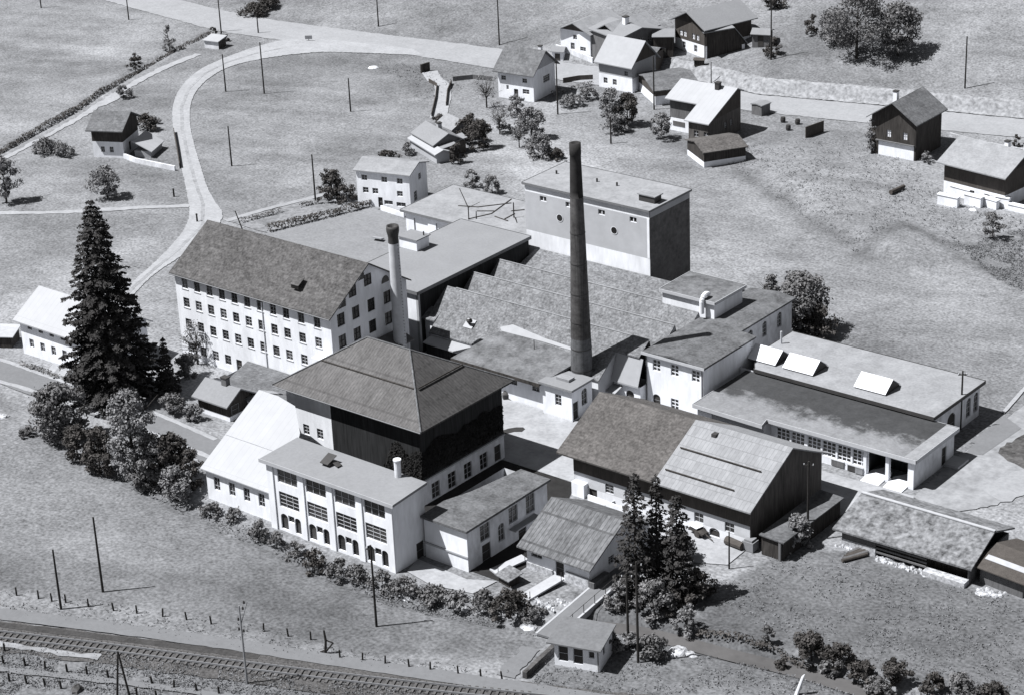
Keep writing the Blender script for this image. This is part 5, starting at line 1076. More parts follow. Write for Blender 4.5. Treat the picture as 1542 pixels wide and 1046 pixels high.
for i, (x, y, t, w, m, lb) in enumerate([
 (318, 776, 742, 44, 'leaf_mid', 'bush at the left corner of the white-roofed wing'), (352, 782, 752, 36, 'leaf_mid', 'low bush below the second window of the white-roofed wing'),
 (392, 810, 764, 42, 'leaf_mid', 'bush at the left corner of the office block'), (418, 824, 788, 40, 'leaf_mid', 'bush below the first arches of the office block'),
 (446, 838, 798, 40, 'leaf_mid', 'bush between the first and second bays of the office block'), (474, 858, 806, 50, 'leaf_dark', 'thick bush under the second bay of the office block'),
 (508, 868, 826, 48, 'leaf_mid', 'thick bush under the third bay of the office block'), (538, 876, 834, 50, 'leaf_mid', 'bush behind the dark pole in front of the office block'),
 (576, 880, 846, 42, 'leaf_mid', 'bush under the last bay of the office block'), (606, 894, 858, 58, 'leaf_mid', 'rounded bush at the right corner of the office block'),
 (652, 902, 872, 70, 'leaf_mid', 'wide low bush below the white terrace'), (690, 912, 878, 56, 'leaf_pale', 'pale low bush at the stream below the terrace'),
 (728, 915, 872, 56, 'leaf_mid', 'bush below the tiny slanted-lid shed'), (765, 926, 868, 70, 'leaf_dark', 'dark bush at the stream left of the footbridge'),
 (800, 930, 900, 46, 'leaf_mid', 'low bush touching the left side of the footbridge')]):
    plant('bush', 'bush', lb, x, y, t+(y-t)*.32, w*1.0, 'leaf_pale' if m == 'leaf_mid' and int(x) % 2 else m, group=None, dens=.95, shape='bush', loose=.4)
# --- three thin spruces by the stream
conifer('thin_spruce', 'tallest and leftmost of three thin spruces by the footbridge', 958, 902, 706, 76, m='needle', whorls=24, per=8, seed=21, taper=.72, droop=.38, dens=1.15)
conifer('thin_spruce', 'middle one of three thin spruces by the footbridge', 990, 895, 708, 50, m='needle', whorls=28, per=8, seed=22, taper=.7, droop=.45, dens=1.0)
conifer('thin_spruce', 'rightmost of three thin spruces by the footbridge', 1020, 902, 738, 68, m='needle', whorls=28, per=9, seed=23, taper=.7, droop=.45, dens=1.0)
for x, y, t, w, m, lb in [
 (985, 925, 868, 66, 'leaf_mid', 'loose bush at the foot of the three thin spruces'), (935, 915, 872, 46, 'leaf_mid', 'bush beside the footbridge railing'), (1050, 905, 855, 56, 'leaf_dark', 'dark bush right of the three thin spruces'),
 (1032, 952, 905, 44, 'leaf_pale', 'pale round bush standing alone on the stream bank'), (1010, 920, 885, 50, 'leaf_dark', 'dark bush between the spruces and the pale round bush'),
 (915, 978, 945, 50, 'leaf_mid', 'low leafy bush behind the trackside hut'), (950, 972, 950, 40, 'leaf_pale', 'pale low bush at the two tall poles'), (985, 988, 955, 56, 'leaf_mid', 'low bush right of the two tall poles'),
 (1022, 845, 800, 60, 'leaf_mid', 'bush at the barn apron behind the three thin spruces'),
 (1222, 992, 950, 66, 'leaf_dark', 'large dark shrub leftmost at the bottom right stream bank'), (1262, 1000, 966, 56, 'leaf_dark', 'dark shrub with two heads on the bottom right bank'),
 (1252, 1016, 990, 46, 'leaf_mid', 'pale-topped shrub below the two-headed shrub'), (1298, 1022, 994, 56, 'leaf_dark', 'dark spreading shrub at the bottom right bank'), (1348, 1030, 990, 54, 'leaf_dark', 'tall dark shrub at the middle of the bottom right shrub row'),
 (1322, 1046, 1018, 50, 'leaf_mid', 'shrub touching the bottom picture edge below the tall dark shrub'), (1405, 1046, 1010, 50, 'leaf_dark', 'dark shrub second from the right end of the shrub row'), (1446, 1050, 1014, 60, 'leaf_mid', 'mottled shrub at the right end of the shrub row'), (1492, 1056, 1026, 60, 'leaf_dark', 'low dark shrub last at the bottom right'),
 (1156, 968, 940, 26, 'leaf_mid', 'small bush on the stream bank far left of the dark shrubs'), (1176, 1008, 988, 22, 'leaf_dark', 'tiny lone bush beside the white stake'),
 (1200, 822, 772, 56, 'leaf_pale', 'pale ragged bush in front of the mossy lean-to shed')]:
    plant('bush', 'bush', lb, x, y, t, w, m, dens=1.15, shape='bush')
# --- behind the works and in the village
for k, x, y, t, w, m, lb in [
 ('tree', 1205, 500, 408, 96, 'leaf_mid', 'big leafy tree behind the white two-storey block'), ('bush', 1226, 508, 455, 66, 'leaf_dark', 'dark bush at the right foot of the big leafy tree'), ('bush', 1160, 470, 412, 40, 'leaf_mid', 'bushy tree top showing over the white block roof'),
 ('bush', 500, 300, 250, 46, 'leaf_dark', 'dense round clipped bush left of the garden house'), ('bush', 522, 304, 274, 34, 'leaf_dark', 'dense clipped bush touching the garden house wall'),
 ('bush', 712, 284, 254, 30, 'leaf_mid', 'left one of two bushes behind the flat store roof'), ('bush', 741, 292, 262, 34, 'leaf_mid', 'right one of two bushes behind the flat store roof'),
 ('tree', 800, 210, 160, 48, 'leaf_mid', 'full orchard tree in the village garden'), ('bush', 812, 236, 196, 50, 'leaf_mid', 'leafy tree at the lower end of the village garden'), ('bush', 835, 240, 222, 36, 'leaf_dark', 'dark low bush behind the tower roof'),
 ('bush', 778, 172, 140, 34, 'leaf_mid', 'bush at the front corner of the brown-roofed village house'), ('bush', 760, 200, 186, 30, 'leaf_mid', 'flat low bush in the village garden'),
 ('tree', 922, 190, 130, 50, 'leaf_mid', 'orchard tree in front of the pale-roofed house'), ('tree', 945, 190, 138, 44, 'leaf_dark', 'darker orchard tree beside the small weathered barn'), ('tree', 996, 210, 168, 40, 'leaf_mid', 'round orchard tree left of the small dark hut'), ('bush', 928, 200, 170, 44, 'leaf_mid', 'bush under the orchard trees'),
 ('bush', 860, 160, 140, 40, 'leaf_mid', 'hedge bush between the two lower village houses'), ('bush', 884, 150, 130, 36, 'leaf_mid', 'hedge bush at the side of the pale-roofed house'),
 ('tree', 1290, 88, -24, 110, 'leaf_mid', 'huge dark-topped tree on the slope above the road'), ('tree', 1352, 84, 0, 76, 'leaf_mid', 'rounded tree right of the huge tree above the road'), ('bush', 1254, 62, 10, 56, 'leaf_pale', 'pale tree left of the huge tree above the road'),
 ('bush', 1162, 84, 52, 30, 'leaf_dark', 'dark upright bush with a pole at the edge of the village barn'), ('bush', 1160, 12, -14, 40, 'leaf_dark', 'dark bush cut by the top picture edge'), ('bush', 1222, 50, 20, 26, 'leaf_dark', 'small dark bush on the slope left of the huge tree'),
 ('bush', 1316, 228, 176, 34, 'leaf_mid', 'climbing bush at the left corner of the dark chalet'), ('bush', 1396, 244, 228, 24, 'leaf_pale', 'pale bush at the right corner of the dark chalet'), ('bush', 1530, 220, 202, 18, 'leaf_dark', 'round dark bush behind the chimneys of the right-edge house'),
 ('tree', 1494, 360, 318, 36, 'leaf_mid', 'thin shrubby tree below the white garden walls'),
 ('bush', 256, 80, 38, 24, 'leaf_mid', 'bushy tree on the ditch near the wayside shed'), ('bush', 204, 106, 80, 26, 'leaf_dark', 'dark bush halfway along the ditch'), ('bush', 186, 148, 126, 30, 'leaf_mid', 'bush above the gravel by the ditch'), ('bush', 338, 62, 44, 14, 'leaf_dark', 'small dark bush at the road fork behind the wayside shed'), ('bush', 322, 56, 40, 16, 'leaf_dark', 'little dark bush at the upper end of the ditch'),
 ('bush', 385, 24, 2, 46, 'leaf_dark', 'dark bush beyond the main road at the top edge'), ('bush', 405, 12, -12, 40, 'leaf_dark', 'dark bush cut by the top edge beyond the road'),
 ('tree', 10, 305, 232, 46, 'leaf_pale', 'pale tree at the left picture edge above the field path'), ('tree', 162, 298, 248, 52, 'leaf_mid', 'tree directly behind the top of the tall spruce'), ('bush', 96, 235, 214, 40, 'leaf_mid', 'bush left of the meadow house'), ('bush', 68, 228, 206, 50, 'leaf_pale', 'pale thicket above the field path'),
 ('bush', 222, 196, 170, 40, 'leaf_dark', 'dark tree shading the right side of the meadow house'), ('bush', 236, 186, 176, 18, 'leaf_mid', 'small bush at the fence of the meadow house'),
 ('bush', 706, 214, 170, 46, 'leaf_dark', 'dark tall thicket beside the farmyard'), ('bush', 722, 224, 178, 44, 'leaf_dark', 'dark shadowy thicket below the nearly bare spreading tree'), ('bush', 690, 246, 214, 28, 'leaf_dark', 'dark bush at the lower corner of the farmyard'), ('bush', 664, 184, 170, 30, 'leaf_dark', 'dark bush at the end of the garden walk'), ('bush', 585, 242, 226, 36, 'leaf_dark', 'dark bush right behind the garden house roof'), ('bush', 616, 232, 214, 30, 'leaf_mid', 'weedy bush at the left end of the farmyard shed')]:
    plant(k, 'tree' if k == 'tree' else 'bush', lb, x, y, t, w, 'leaf_pale' if (m == 'leaf_mid' and y < 300 and w < 70) else m, dens=1.2 if w > 70 else .95, shape='round' if k == 'tree' else 'bush', loose=.45)
twig_tree('orchard_tree', 'nearly bare spreading tree left of the brown-roofed village house', 733, 162, 118, 44, 41, 60)
twig_tree('orchard_tree', 'thin pale tree with its shadow at its foot in the village garden', 753, 202, 160, 40, 42, 50)
twig_tree('orchard_tree', 'thin bare tree in the garden near the lower leafy tree', 782, 222, 190, 26, 43, 40)
# hedge rows
def hedge(name, label, pts, w, h, m='hedge_leaf', seed=0, dens=34, ls=.14, gap=.0):
    L = Leaf(); rs = np.random.RandomState(seed)
    for a, b in zip(pts[:-1], pts[1:]):
        d = math.dist(a, b); n = int(d*dens); t = rs.uniform(0, 1, n); 
        x = a[0]+(b[0]-a[0])*t; y = a[1]+(b[1]-a[1])*t; nx, ny = -(b[1]-a[1])/d, (b[0]-a[0])/d
        hh = h*(.65+.6*vnoise(x, y, 2.2, seed+1)); k = vnoise(x, y, 3.0, seed+2) > gap
        o = rs.uniform(-1, 1, n); z = np.sqrt(rs.uniform(0, 1, n))
        C = np.stack([x+nx*o*w/2*np.sqrt(1-z*z*.7), y+ny*o*w/2*np.sqrt(1-z*z*.7), hgt(x, y)+z*hh], 1)[k]; Nn = np.stack([nx*o, ny*o, .2+z], 1)[k]
        if len(C): L.add(C, Nn, rs.uniform(.6, 1.3, len(C))*ls)
    o = bpy.data.objects.new(name, L.mesh(name, m, seed)); COL.objects.link(o); return tag(o, label, 'hedge')
hedge('hedge', 'dark clipped hedge between the garden and the grey yard', pxl([(402, 350), (450, 338), (500, 326), (558, 311)]), 1.2, 1.3, 'leaf_dark', 3, 60)
hedge('hedge', 'low flower hedge along the garden path above the grey yard', pxl([(362, 336), (400, 326), (470, 308), (492, 305)]), .9, .8, 'leaf_mid', 4, 26, gap=.35)
hedge('hedge', 'dark scrubby hedge along the ditch in the upper left meadow', pxl([(-60, 262), (0, 226), (60, 192), (115, 162), (150, 137), (205, 108)]), 1.3, .9, 'leaf_dark', 5, 40)
hedge('hedge', 'dark hedge strip from the bushes to the wayside shed', pxl([(205, 108), (260, 76), (318, 48)]), 1.2, 1.0, 'leaf_dark', 6, 36)
hedge('hedge', 'scrub along the foot of the white-roofed house beside the lane', pxl([(30, 548), (70, 562), (115, 578)]), 1.0, .6, 'leaf_mid', 7, 26)
hedge('hedge', 'ragged hedge below the road between the village houses', pxl([(832, 146), (860, 136), (892, 128)]), 1.2, .9, 'leaf_mid', 8, 30)
hedge('scrub', 'low uneven scrub along the stream below the works', STREAM[3:9], 3.4, .75, 'hedge_leaf', 19, 26, gap=.35, ls=.12)
hedge('hedge', 'dark grassy bank edge running along the right meadow stream', pxl([(1050, 950), (1120, 962), (1180, 982), (1225, 1000)]), 1.3, .7, 'leaf_dark', 9, 30)
# weeds and long grass: uncountable tufts in the rough places
def tufts(name, zones, size, seed, m):
    rs = np.random.RandomState(seed); L = Leaf()
    for poly, n in zones:
        xs = [p[0] for p in poly]; ys = [p[1] for p in poly]; Q = np.stack([rs.uniform(min(xs), max(xs), n*2), rs.uniform(min(ys), max(ys), n*2)], 1)
        Q = Q[in_poly(Q, poly)][:n]
        d = (np.stack([Q[:, 0]-771, Q[:, 1]-523, np.full(len(Q), FPX)], 1)) @ CM; X = CPOS+d*((0-CPOS[2])/d[:, 2])[:, None]; z = hgt(X[:, 0], X[:, 1])
        k = vnoise(X[:, 0], X[:, 1], 2.6, seed+3) > .25; X = X[k]; z = z[k]
        for j in range(3):
            C = np.stack([X[:, 0]+rs.normal(0, .16, len(X)), X[:, 1]+rs.normal(0, .16, len(X)), z+.02+.14*j*size*rs.uniform(.3, 1, len(X))], 1)
            a = rs.uniform(0, 6.28, len(X)); L.add(C, np.stack([np.cos(a)*.7, np.sin(a)*.7, np.full(len(X), .6)], 1), rs.uniform(.5, 1.2, len(X))*.19*size)
    o = bpy.data.objects.new(name, L.mesh(name, m, seed)); COL.objects.link(o); struct(o, 'stuff'); o['label'] = 'rough tufts of long grass and weeds in the meadows'; o['category'] = 'grass'; return o
tufts('long_grass', [([(0, 960), (380, 1010), (700, 1046), (0, 1046)], 3200), ([(1040, 890), (1180, 830), (1480, 890), (1542, 920), (1542, 1046), (1240, 985)], 1300), ([(800, 1000), (930, 960), (1240, 1010), (1450, 1046), (800, 1046)], 900),
                     ([(0, 885), (370, 940), (560, 985), (800, 1015), (560, 1005), (0, 920)], 900), ([(560, 890), (820, 935), (820, 960), (560, 905)], 500)], 0.48, 31, 'weed')
tufts('hillside_weeds', [([(1060, 225), (1310, 200), (1420, 290), (1542, 330), (1542, 420), (1350, 345), (1290, 380)], 2600), ([(1430, 360), (1542, 345), (1542, 440), (1500, 420)], 1400), ([(560, 90), (640, 100), (700, 130), (640, 160)], 300)], 0.5, 33, 'weed')

# dark creeper on the clad walls of the hip-roofed block
rs_ = np.random.RandomState(77); LV = Leaf()
def creeper(n, f, w0, w1, z0, ztop):
    s_ = rs_.uniform(w0, w1, n); z_ = z0+(ztop(s_)-z0)*np.sqrt(rs_.uniform(0, 1, n)); k = rs_.uniform(0, 1, n); p_, n_ = f(s_, z_, .03+.12*k); LV.add(p_, n_, rs_.uniform(.08, .2, n))
creeper(8000, lambda s_, z_, d_: (np.stack([5.0+d_, -38+s_, z_], 1), np.tile([1.0, 0, .3], (len(s_), 1))), 0, 15.0, 3.4, lambda s_: 6.2+1.0*vnoise(s_, s_*0, 3.0, 5)+.8*vnoise(s_, s_*0+7, .8, 6))
creeper(2600, lambda s_, z_, d_: (np.stack([-16+s_, -38-d_, z_], 1), np.tile([0, -1.0, .3], (len(s_), 1))), 14.5, 21.2, 2.5, lambda s_: 3.2+3.6*sstep((s_-14.5)/2.5)+1.5*vnoise(s_, s_*0, 1.6, 8)-.6)
cv = bpy.data.objects.new('creeper', LV.mesh('creeper', 'soot_leaf', 77)); COL.objects.link(cv); tag(cv, 'black ragged creeper covering the lower dark walls under the hipped roof', 'creeper')
# ------------------------------------------------------------------ poles, posts, bridge, small things
def pole(label, bx, by, tx, ty, arms=1, group='utility poles', r=.13, name='utility_pole', m='pole_wood'):
    b = G(bx, by); h = top_h(b, ty)
    t = thing(name, label, 'pole', tuple(b-np.array([0, 0, .1])), R(30+random.uniform(-12, 12)), group)
    q = MB(); q.tube((0, 0, -.4), (0, 0, h+.1), r*1.15, r*.8, 8); q.build('pole', m, t)
    if arms:
        q = MB(); q.box(-.55, .55, -.05, .05, h-.45, h-.35); q.build('crossarm', m, t)
        q = MB()
        for x in (-.5, .5): q.tube((x, 0, h-.34), (x, 0, h-.16), .05, .04, 6)
        q.build('insulators', 'ceramic', t)
    return t
for a in [
 ('tall pole in the lower left meadow with a clear shadow', 155, 890, 141, 778, 0), ('tall pole at the left end of the railway fence', 92, 916, 80, 827, 0), ('tall pole in front of the office block with a clear shadow', 567, 942, 555, 820, 1),
 ('pole standing alone on the slope at the upper right', 1453, 133, 1455, 55, 0), ('pole at the inner side of the white side road bend', 398, 141, 391, 64, 0), ('pole in the middle meadow right of the road bend', 528, 168, 524, 118, 0),
 ('pole in the middle meadow near the side road', 349, 250, 346, 190, 0), ('pole at the corner of the garden hedge', 475, 302, 470, 233, 0), ('pole beside the wayside shed at the road fork', 333, 48, 329, -2, 0), ('pole on the verge between the two roads', 340, 138, 336, 82, 0),
 ('pole at the main road left of the fork', 194, 30, 191, -4, 0), ('pole at the far left of the top edge', 62, 12, 59, -30, 0), ('pole on the main road beyond the fork', 389, 50, 386, 20, 0), ('pole beside the main road at the top edge', 570, 40, 566, -8, 0), ('pole on the slope above the brown-roofed house', 752, 68, 749, -10, 0),
 ('pole in front of the brown-roofed village house', 840, 172, 836, 92, 0), ('pole among the orchard trees', 985, 165, 983, 85, 0), ('pole at the fork of the village garden', 920, 216, 919, 176, 0), ('pole by the village barn bush', 1161, 90, 1161, 0, 0), ('thin pole on the bank above the white-roofed house', 1071, 126, 1070, 94, 0),
 ('pole at the end of the column block', 1446, 645, 1449, 558, 1), ('pole standing in front of the shaded barn end', 1216, 812, 1215, 694, 1), ('left one of two tall poles behind the trackside hut', 946, 972, 955, 862, 1), ('right one of two tall poles behind the trackside hut', 961, 996, 961, 845, 1),
 ('thin light pole on the barn apron', 1098, 855, 1097, 800, 0)]: pole(*a, r=.09 if 'thin' in a[0] else .13)
# leaning post beside the garden and the railway's line post with insulators
b = G(368, 352); t = thing('leaning_post', 'dark leaning post by the mill roof edge at the garden corner', 'post', tuple(b)); e = P(354, 318, 3.6); q = MB(); q.tube((0, 0, -.2), tuple(e-b), .11, .08, 6); q.build('pole', 'pole_wood', t)
b = G(372, 1028); t = thing('line_post', 'pale railway line post with dark insulators beside the track', 'post', tuple(b)); h = top_h(b, 905); q = MB(); q.tube((0, 0, -.2), (0, 0, h*.95), .12, .08, 8); q.build('pole', 'metal_grey', t)
q = MB(); e = np.array([.7, .5, h*1.0]); q.tube((0, 0, h*.72), tuple(e), .05, .04, 6); q.build('arm', 'metal_grey', t); q = MB()
for z, x in ((h*.78, -.3), (h*.66, -.35), (h*.66, .3), (h*1.02, .75), (h*.94, .5)): q.tube((x, 0, z-.16), (x, 0, z+.14), .12, .09, 7)
q.build('insulators', 'metal_dark', t); q = MB(); q.tube((0, 0, .05), (2.4, 1.1, .02), .06, .05, 5); q.build('stay', 'pole_wood', t)
b1 = G(176, 1052); b2 = G(198, 1056); a_ = b1+(b2-b1)/2; h = top_h(a_, 980); t = thing('a_frame_post', 'dark A-shaped double post at the bottom left edge', 'post', tuple(a_)); q = MB()
for b in (b1, b2): q.tube(tuple(b-a_-np.array([0, 0, .3])), (0, 0, h), .13, .09, 7)
q.tube(tuple((b1-a_)*.45+np.array([0, 0, h*.55])), tuple((b2-a_)*.45+np.array([0, 0, h*.55])), .06, .06, 5); q.build('legs', 'pole_wood', t)
b = G(490, 982); t = thing('braced_post', 'dark twisted braced post beside the railway path', 'post', tuple(b)); q = MB(); q.tube((0, 0, -.2), (.1, .1, 1.5), .16, .12, 6); q.tube((.1, .1, 1.4), (-.05, .1, 2.6), .14, .1, 6); q.tube((.05, 0, .1), (.75, .5, 1.2), .1, .08, 5); q.tube((.75, .5, 1.2), (.1, .1, 1.5), .08, .08, 5); q.tube((-.5, -.2, 0), (.3, .1, .5), .12, .08, 5); q.build('pole', 'pole_wood', t)
b = G(1199, 1044); t = thing('white_stake', 'leaning white stake with ragged top at the bottom right', 'stake', tuple(b)); q = MB(); q.tube((0, 0, -.2), (.5, .45, 1.9), .22, .17, 7); q.tube((.5, .45, 1.9), (.62, .5, 2.2), .17, .05, 6); q.build('pole', 'white_wall_dirty_shaded', t)
# fence posts
def fpost(pts, label, group, h=.95, r=.11):
    proto = None
    for (x, y) in pts:
        b = G(x, y)
        if proto is None:
            q = MB(); q.tube((0, 0, -.3), (0, 0, h), r, r*.8, 7); proto = tag(q.build('fence_post', 'pole_wood', loc=tuple(b)), label, 'post', group)
        else:
            o = link_copy(proto); o.location = tuple(b); o.rotation_euler = (random.uniform(-.08, .08), random.uniform(-.08, .08), 0)
fpost([(25, 895), (58, 900), (78, 904), (99, 906), (133, 912), (171, 918), (206, 922), (245, 927), (281, 932), (318, 938), (397, 949), (434, 957), (468, 962), (512, 990), (546, 994), (580, 999), (616, 1004), (648, 1008), (690, 1014), (724, 1018), (756, 1022)], 'dark wooden post of the fence along the pale railway path', 'fence posts along the railway path')
fpost([(7, 979), (5, 998), (38, 1001), (68, 1006), (101, 1010), (131, 1014), (163, 1019), (229, 1029), (262, 1035), (296, 1040), (330, 1044)], 'dark wooden post in the row on the near side of the track', 'fence posts on the near side of the track', .9, .13)
fpost([(14, 1024), (40, 1028), (68, 1032), (92, 1035), (206, 1046), (236, 1050)], 'dark wooden post in the lowest row at the bottom left', 'fence posts in the lowest row', .9, .13)
p = P(116, 1038, 0); q = MB(); q.lump((0, 0, -.1), .7, 5, .7); tag(q.build('post_stump', 'dark_earth', loc=tuple(p)), 'dark stump at the end of the lowest fence row', 'stump')
# railway
trk = thing('railway_track', 'single railway track on dark ballast crossing the lower left corner', 'railway', (*TRACK[2], 0))
T0 = np.array([*TRACK[2], 0.0]); tl = resample(smooth_line(TRACK, 2), .25)
def offset(pl, o):
    out = []
    for i, p_ in enumerate(pl):
        a = pl[max(0, i-1)]; c = pl[min(len(pl)-1, i+1)]; d = math.dist(a, c); out.append((p_[0]-(c[1]-a[1])/d*o, p_[1]+(c[0]-a[0])/d*o))
    return out
for o_ in (-.60, .60):
    q = MB(); pl = offset(tl, o_)[::4]
    for a, c in zip(pl[:-1], pl[1:]):
        a, c = Vector((a[0], a[1], 0))-Vector(T0), Vector((c[0], c[1], 0))-Vector(T0); d = (c-a).normalized(); n = Vector((-d.y, d.x, 0))*.035
        k = len(q.v); q.v += [tuple(p_+Vector((0, 0, z))) for z in (.16, .36) for p_ in (a-n, c-n, c+n, a+n)]
        for f in ((4, 5, 6, 7), (0, 1, 5, 4), (2, 3, 7, 6)): q.f.append(tuple(k+i for i in f))
    q.build('rail', 'rail_steel', trk)
sq = MB(); sq.box(-.14, .14, -1.15, 1.15, -.02, .15); sme = sq.mesh('sleeper', 'sleeper_wood'); dist_ = 0; cnt = 0; vis = []
for i in range(1, len(tl)-1):
    dist_ += math.dist(tl[i], tl[i-1])
    if dist_ >= .66:
        dist_ = 0; pp = proj([*tl[i], 0])[0]
        if -15 < pp[0] < 1000 and pp[1] < 1052: vis.append(i)
for i in vis[:100]:
    d = math.atan2(tl[i+1][1]-tl[i-1][1], tl[i+1][0]-tl[i-1][0]); o = bpy.data.objects.new('sleeper', sme); COL.objects.link(o); o.parent = trk; o.location = (tl[i][0]-T0[0], tl[i][1]-T0[1], .02); o.rotation_euler = (0, 0, d)
# footbridge and planks
A, B = P(822, 958, .2), P(938, 858, .2); d = (B-A); Lb = float(np.linalg.norm(d)); d /= Lb
br = thing('footbridge', 'grey plank footbridge with thin railing posts across the stream', 'bridge', tuple(A), math.atan2(d[1], d[0]))
q = MB(); q.box(0, Lb, -1.05, 1.05, -.15, .1); q.build('deck', 'path_grey', br)
q = MB(); q.box(0, Lb, -1.3, -1.06, -.5, .25); q.box(0, Lb, 1.06, 1.3, -.5, .12); q.build('beam', 'concrete', br)
rp = MB(); rp.tube((0, 0, 0), (0, 0, 1.1), .045, .04, 5); rme = rp.mesh('railing_post', 'metal_dark')
for i in range(7):
    o = bpy.data.objects.new('railing_post', rme); COL.objects.link(o); o.parent = br; o.location = (1.2+i*(Lb-2.4)/6, -1.18, .2)
q = MB(); q.tube((1.2, -1.18, 1.25), (Lb-1.2, -1.18, 1.25), .03, .03, 5); q.build('handrail', 'metal_dark', br)
for (a, c, w, lb) in (((788, 900), (842, 868), 1.5, 'pale plank gangway leading to the cottage door'), ((742, 860), (790, 838), 1.3, 'pale plank gangway between the terrace and the cottage corner')):
    A, B = P(*a, .15), P(*c, .55); d = B-A; l = float(np.linalg.norm(d)); t = thing('gangway', lb, 'gangway', tuple(A), math.atan2(d[1], d[0]))
    q = MB(); q.slab([(0, -w/2, .05), (l, -w/2, .45), (l, w/2, .45), (0, w/2, .05)], .18); q.build('deck', 'concrete', t); q = MB(); q.tube((.3, -w/2, 0), (.3, -w/2, 1), .04, .04, 5); q.tube((l-.4, -w/2, .3), (l-.4, -w/2, 1.4), .04, .04, 5); q.build('railing', 'metal_dark', t)
q = MB(); A, B = P(740, 1030, 0), P(843, 970, 0)
A, B = P(790, 1020, 0), P(838, 975, 0); low_wall('ramp_wall', 'dark narrow retaining wall beside the path left of the trackside hut', 'wall', [tuple(A[:2]), tuple(B[:2])], .7, .5, 'dark_earth')
# sheds and clutter among the village houses
for (px, py, w, d, h, yaw, wm, rm, lb) in ((1000, 78, 3.6, 5.0, 3.6, 32, 'black_wood', 'gravel_roof', 'dark shed squeezed between the grey row house and the chalet'), (981, 104, 3.4, 3.2, 3.6, 8, 'brown_wood', 'shingle_grey', 'dark little shed at the back corner of the pale-roofed house'),
      (842, 88, 2.2, 2.0, 1.6, 20, 'white_wall_dirty_shaded', 'gravel_roof', 'low white shed in front of the left end of the village row'), (1148, 66, 3.2, 3.0, 2.2, 20, 'grey_wood', 'gravel_roof', 'low grey lean-to at the right end of the village barn')):
    b = G(px, py); t = thing('village_shed', lb, 'shed', tuple(b), R(yaw)); q = MB(); q.box(-w/2, w/2, -d/2, d/2, -.8, h); q.build('wall', wm, t); q = MB(); q.slab([(-w/2-.3, -d/2-.4, h+.05), (w/2+.3, -d/2-.4, h+.05), (w/2+.3, 0, h+.75), (-w/2-.3, 0, h+.75)], .12); q.slab([(w/2+.3, .002, h+.75), (w/2+.3, d/2+.4, h+.05), (-w/2-.3, d/2+.4, h+.05), (-w/2-.3, .002, h+.75)][::-1], .12); q.build('roof', rm, t)
    q = MB(); q.box(-.5, .5, -d/2-.05, -d/2-.003, -.1, 1.9 if h > 2 else 1.2); q.build('door', 'door_dark', t)
b = G(1053, 99); t = thing('wood_stack', 'dark covered wood stack at the foot of the chalet wall', 'wood stack', tuple(b), R(25)); q = MB(); q.box(-.9, .9, -.4, .4, 0, 1.1); q.build('logs', 'black_wood', t); q = MB(); q.slab([(-1.1, -.6, 1.15), (1.1, -.6, 1.15), (1.1, .6, 1.35), (-1.1, .6, 1.35)], .07); q.build('cover', 'brown_wood', t)
low_wall('yard_wall', 'low stone wall along the road below the white-fronted row house', 'wall', pxl([(838, 84), (868, 92), (893, 97)]), .9, .3, 'white_wall_dirty_shaded')
low_wall('picket_fence', 'pale fence along the verge beside the brown-roofed village house', 'fence', pxl([(682, 122), (712, 119), (742, 122)]), .8, .1, 'grey_wood')
low_wall('picket_fence', 'dark fence at the garden edge below the road between the lower houses', 'fence', pxl([(848, 125), (872, 121), (893, 120)]), .9, .1, 'brown_wood')
# stones and heaps
for i, (x, y, r, m, lb) in enumerate([
 (1493, 893, 1.0, 'white_stone', 'pile of pale boulders beside the plank shed'), (1478, 892, .7, 'white_stone', 'pale boulder between the long shed and the plank shed'), (1278, 822, .9, 'white_stone', 'white rubble at the left end of the long shed footing'), (1330, 842, .8, 'white_stone', 'white rubble below the open front of the long shed'), (1360, 852, .8, 'white_stone', 'white rubble heap at the middle of the long shed'), (1390, 862, .7, 'white_stone', 'white rubble next to the low stone footing'),
 (1020, 980, 1.1, 'white_stone', 'flat pale boulder in the stream bed'), (1040, 984, .7, 'white_stone', 'pale boulder beside the flat one in the stream bed'), (812, 905, .7, 'white_stone', 'white rubble under the cottage gangway'), (828, 912, .8, 'white_stone', 'white rubble beside the footbridge'), (845, 905, .6, 'white_stone', 'white rubble below the cottage wall'),
 (612, 898, .9, 'white_stone', 'white rock on the bank below the office corner'), (700, 915, .6, 'white_stone', 'small white rock in the bushes below the terrace'), (795, 944, .9, 'white_stone', 'flat white rock at the lower end of the footbridge'), (3, 626, .9, 'white_stone', 'white block at the left picture edge by the lane'), (562, 102, .9, 'white_plaster', 'white rounded boulder lying in the middle meadow'), (1465, 316, .6, 'white_plaster', 'round white boulder in front of the garden walls'),
 (770, 592, 1.9, 'dark_earth', 'dark coal heap in the corner of the courtyard'), (800, 596, 1.6, 'gravel_roof', 'grey gravel heap beside the coal heap')]):
    b = G(x, y); t = MB(); rn = random.Random(i); rub = 'pile' in lb or 'rubble' in lb; t.lump((0, 0, -.15), r*(.55 if rub else 1), i, r*(1.1 if 'coal' in lb else .5))
    if 'pile' in lb or 'rubble' in lb:
        for _ in range(22): t.lump((rn.uniform(-1.5, 1.5)*r, rn.uniform(-.7, .7)*r, -.1), r*rn.uniform(.14, .34), i*30+_, r*rn.uniform(.2, .45), 7)
    tag(t.build('boulder' if m in ('white_stone', 'white_plaster') else 'heap', m, loc=tuple(b)), lb, 'boulder' if m in ('white_stone', 'white_plaster') else 'heap')
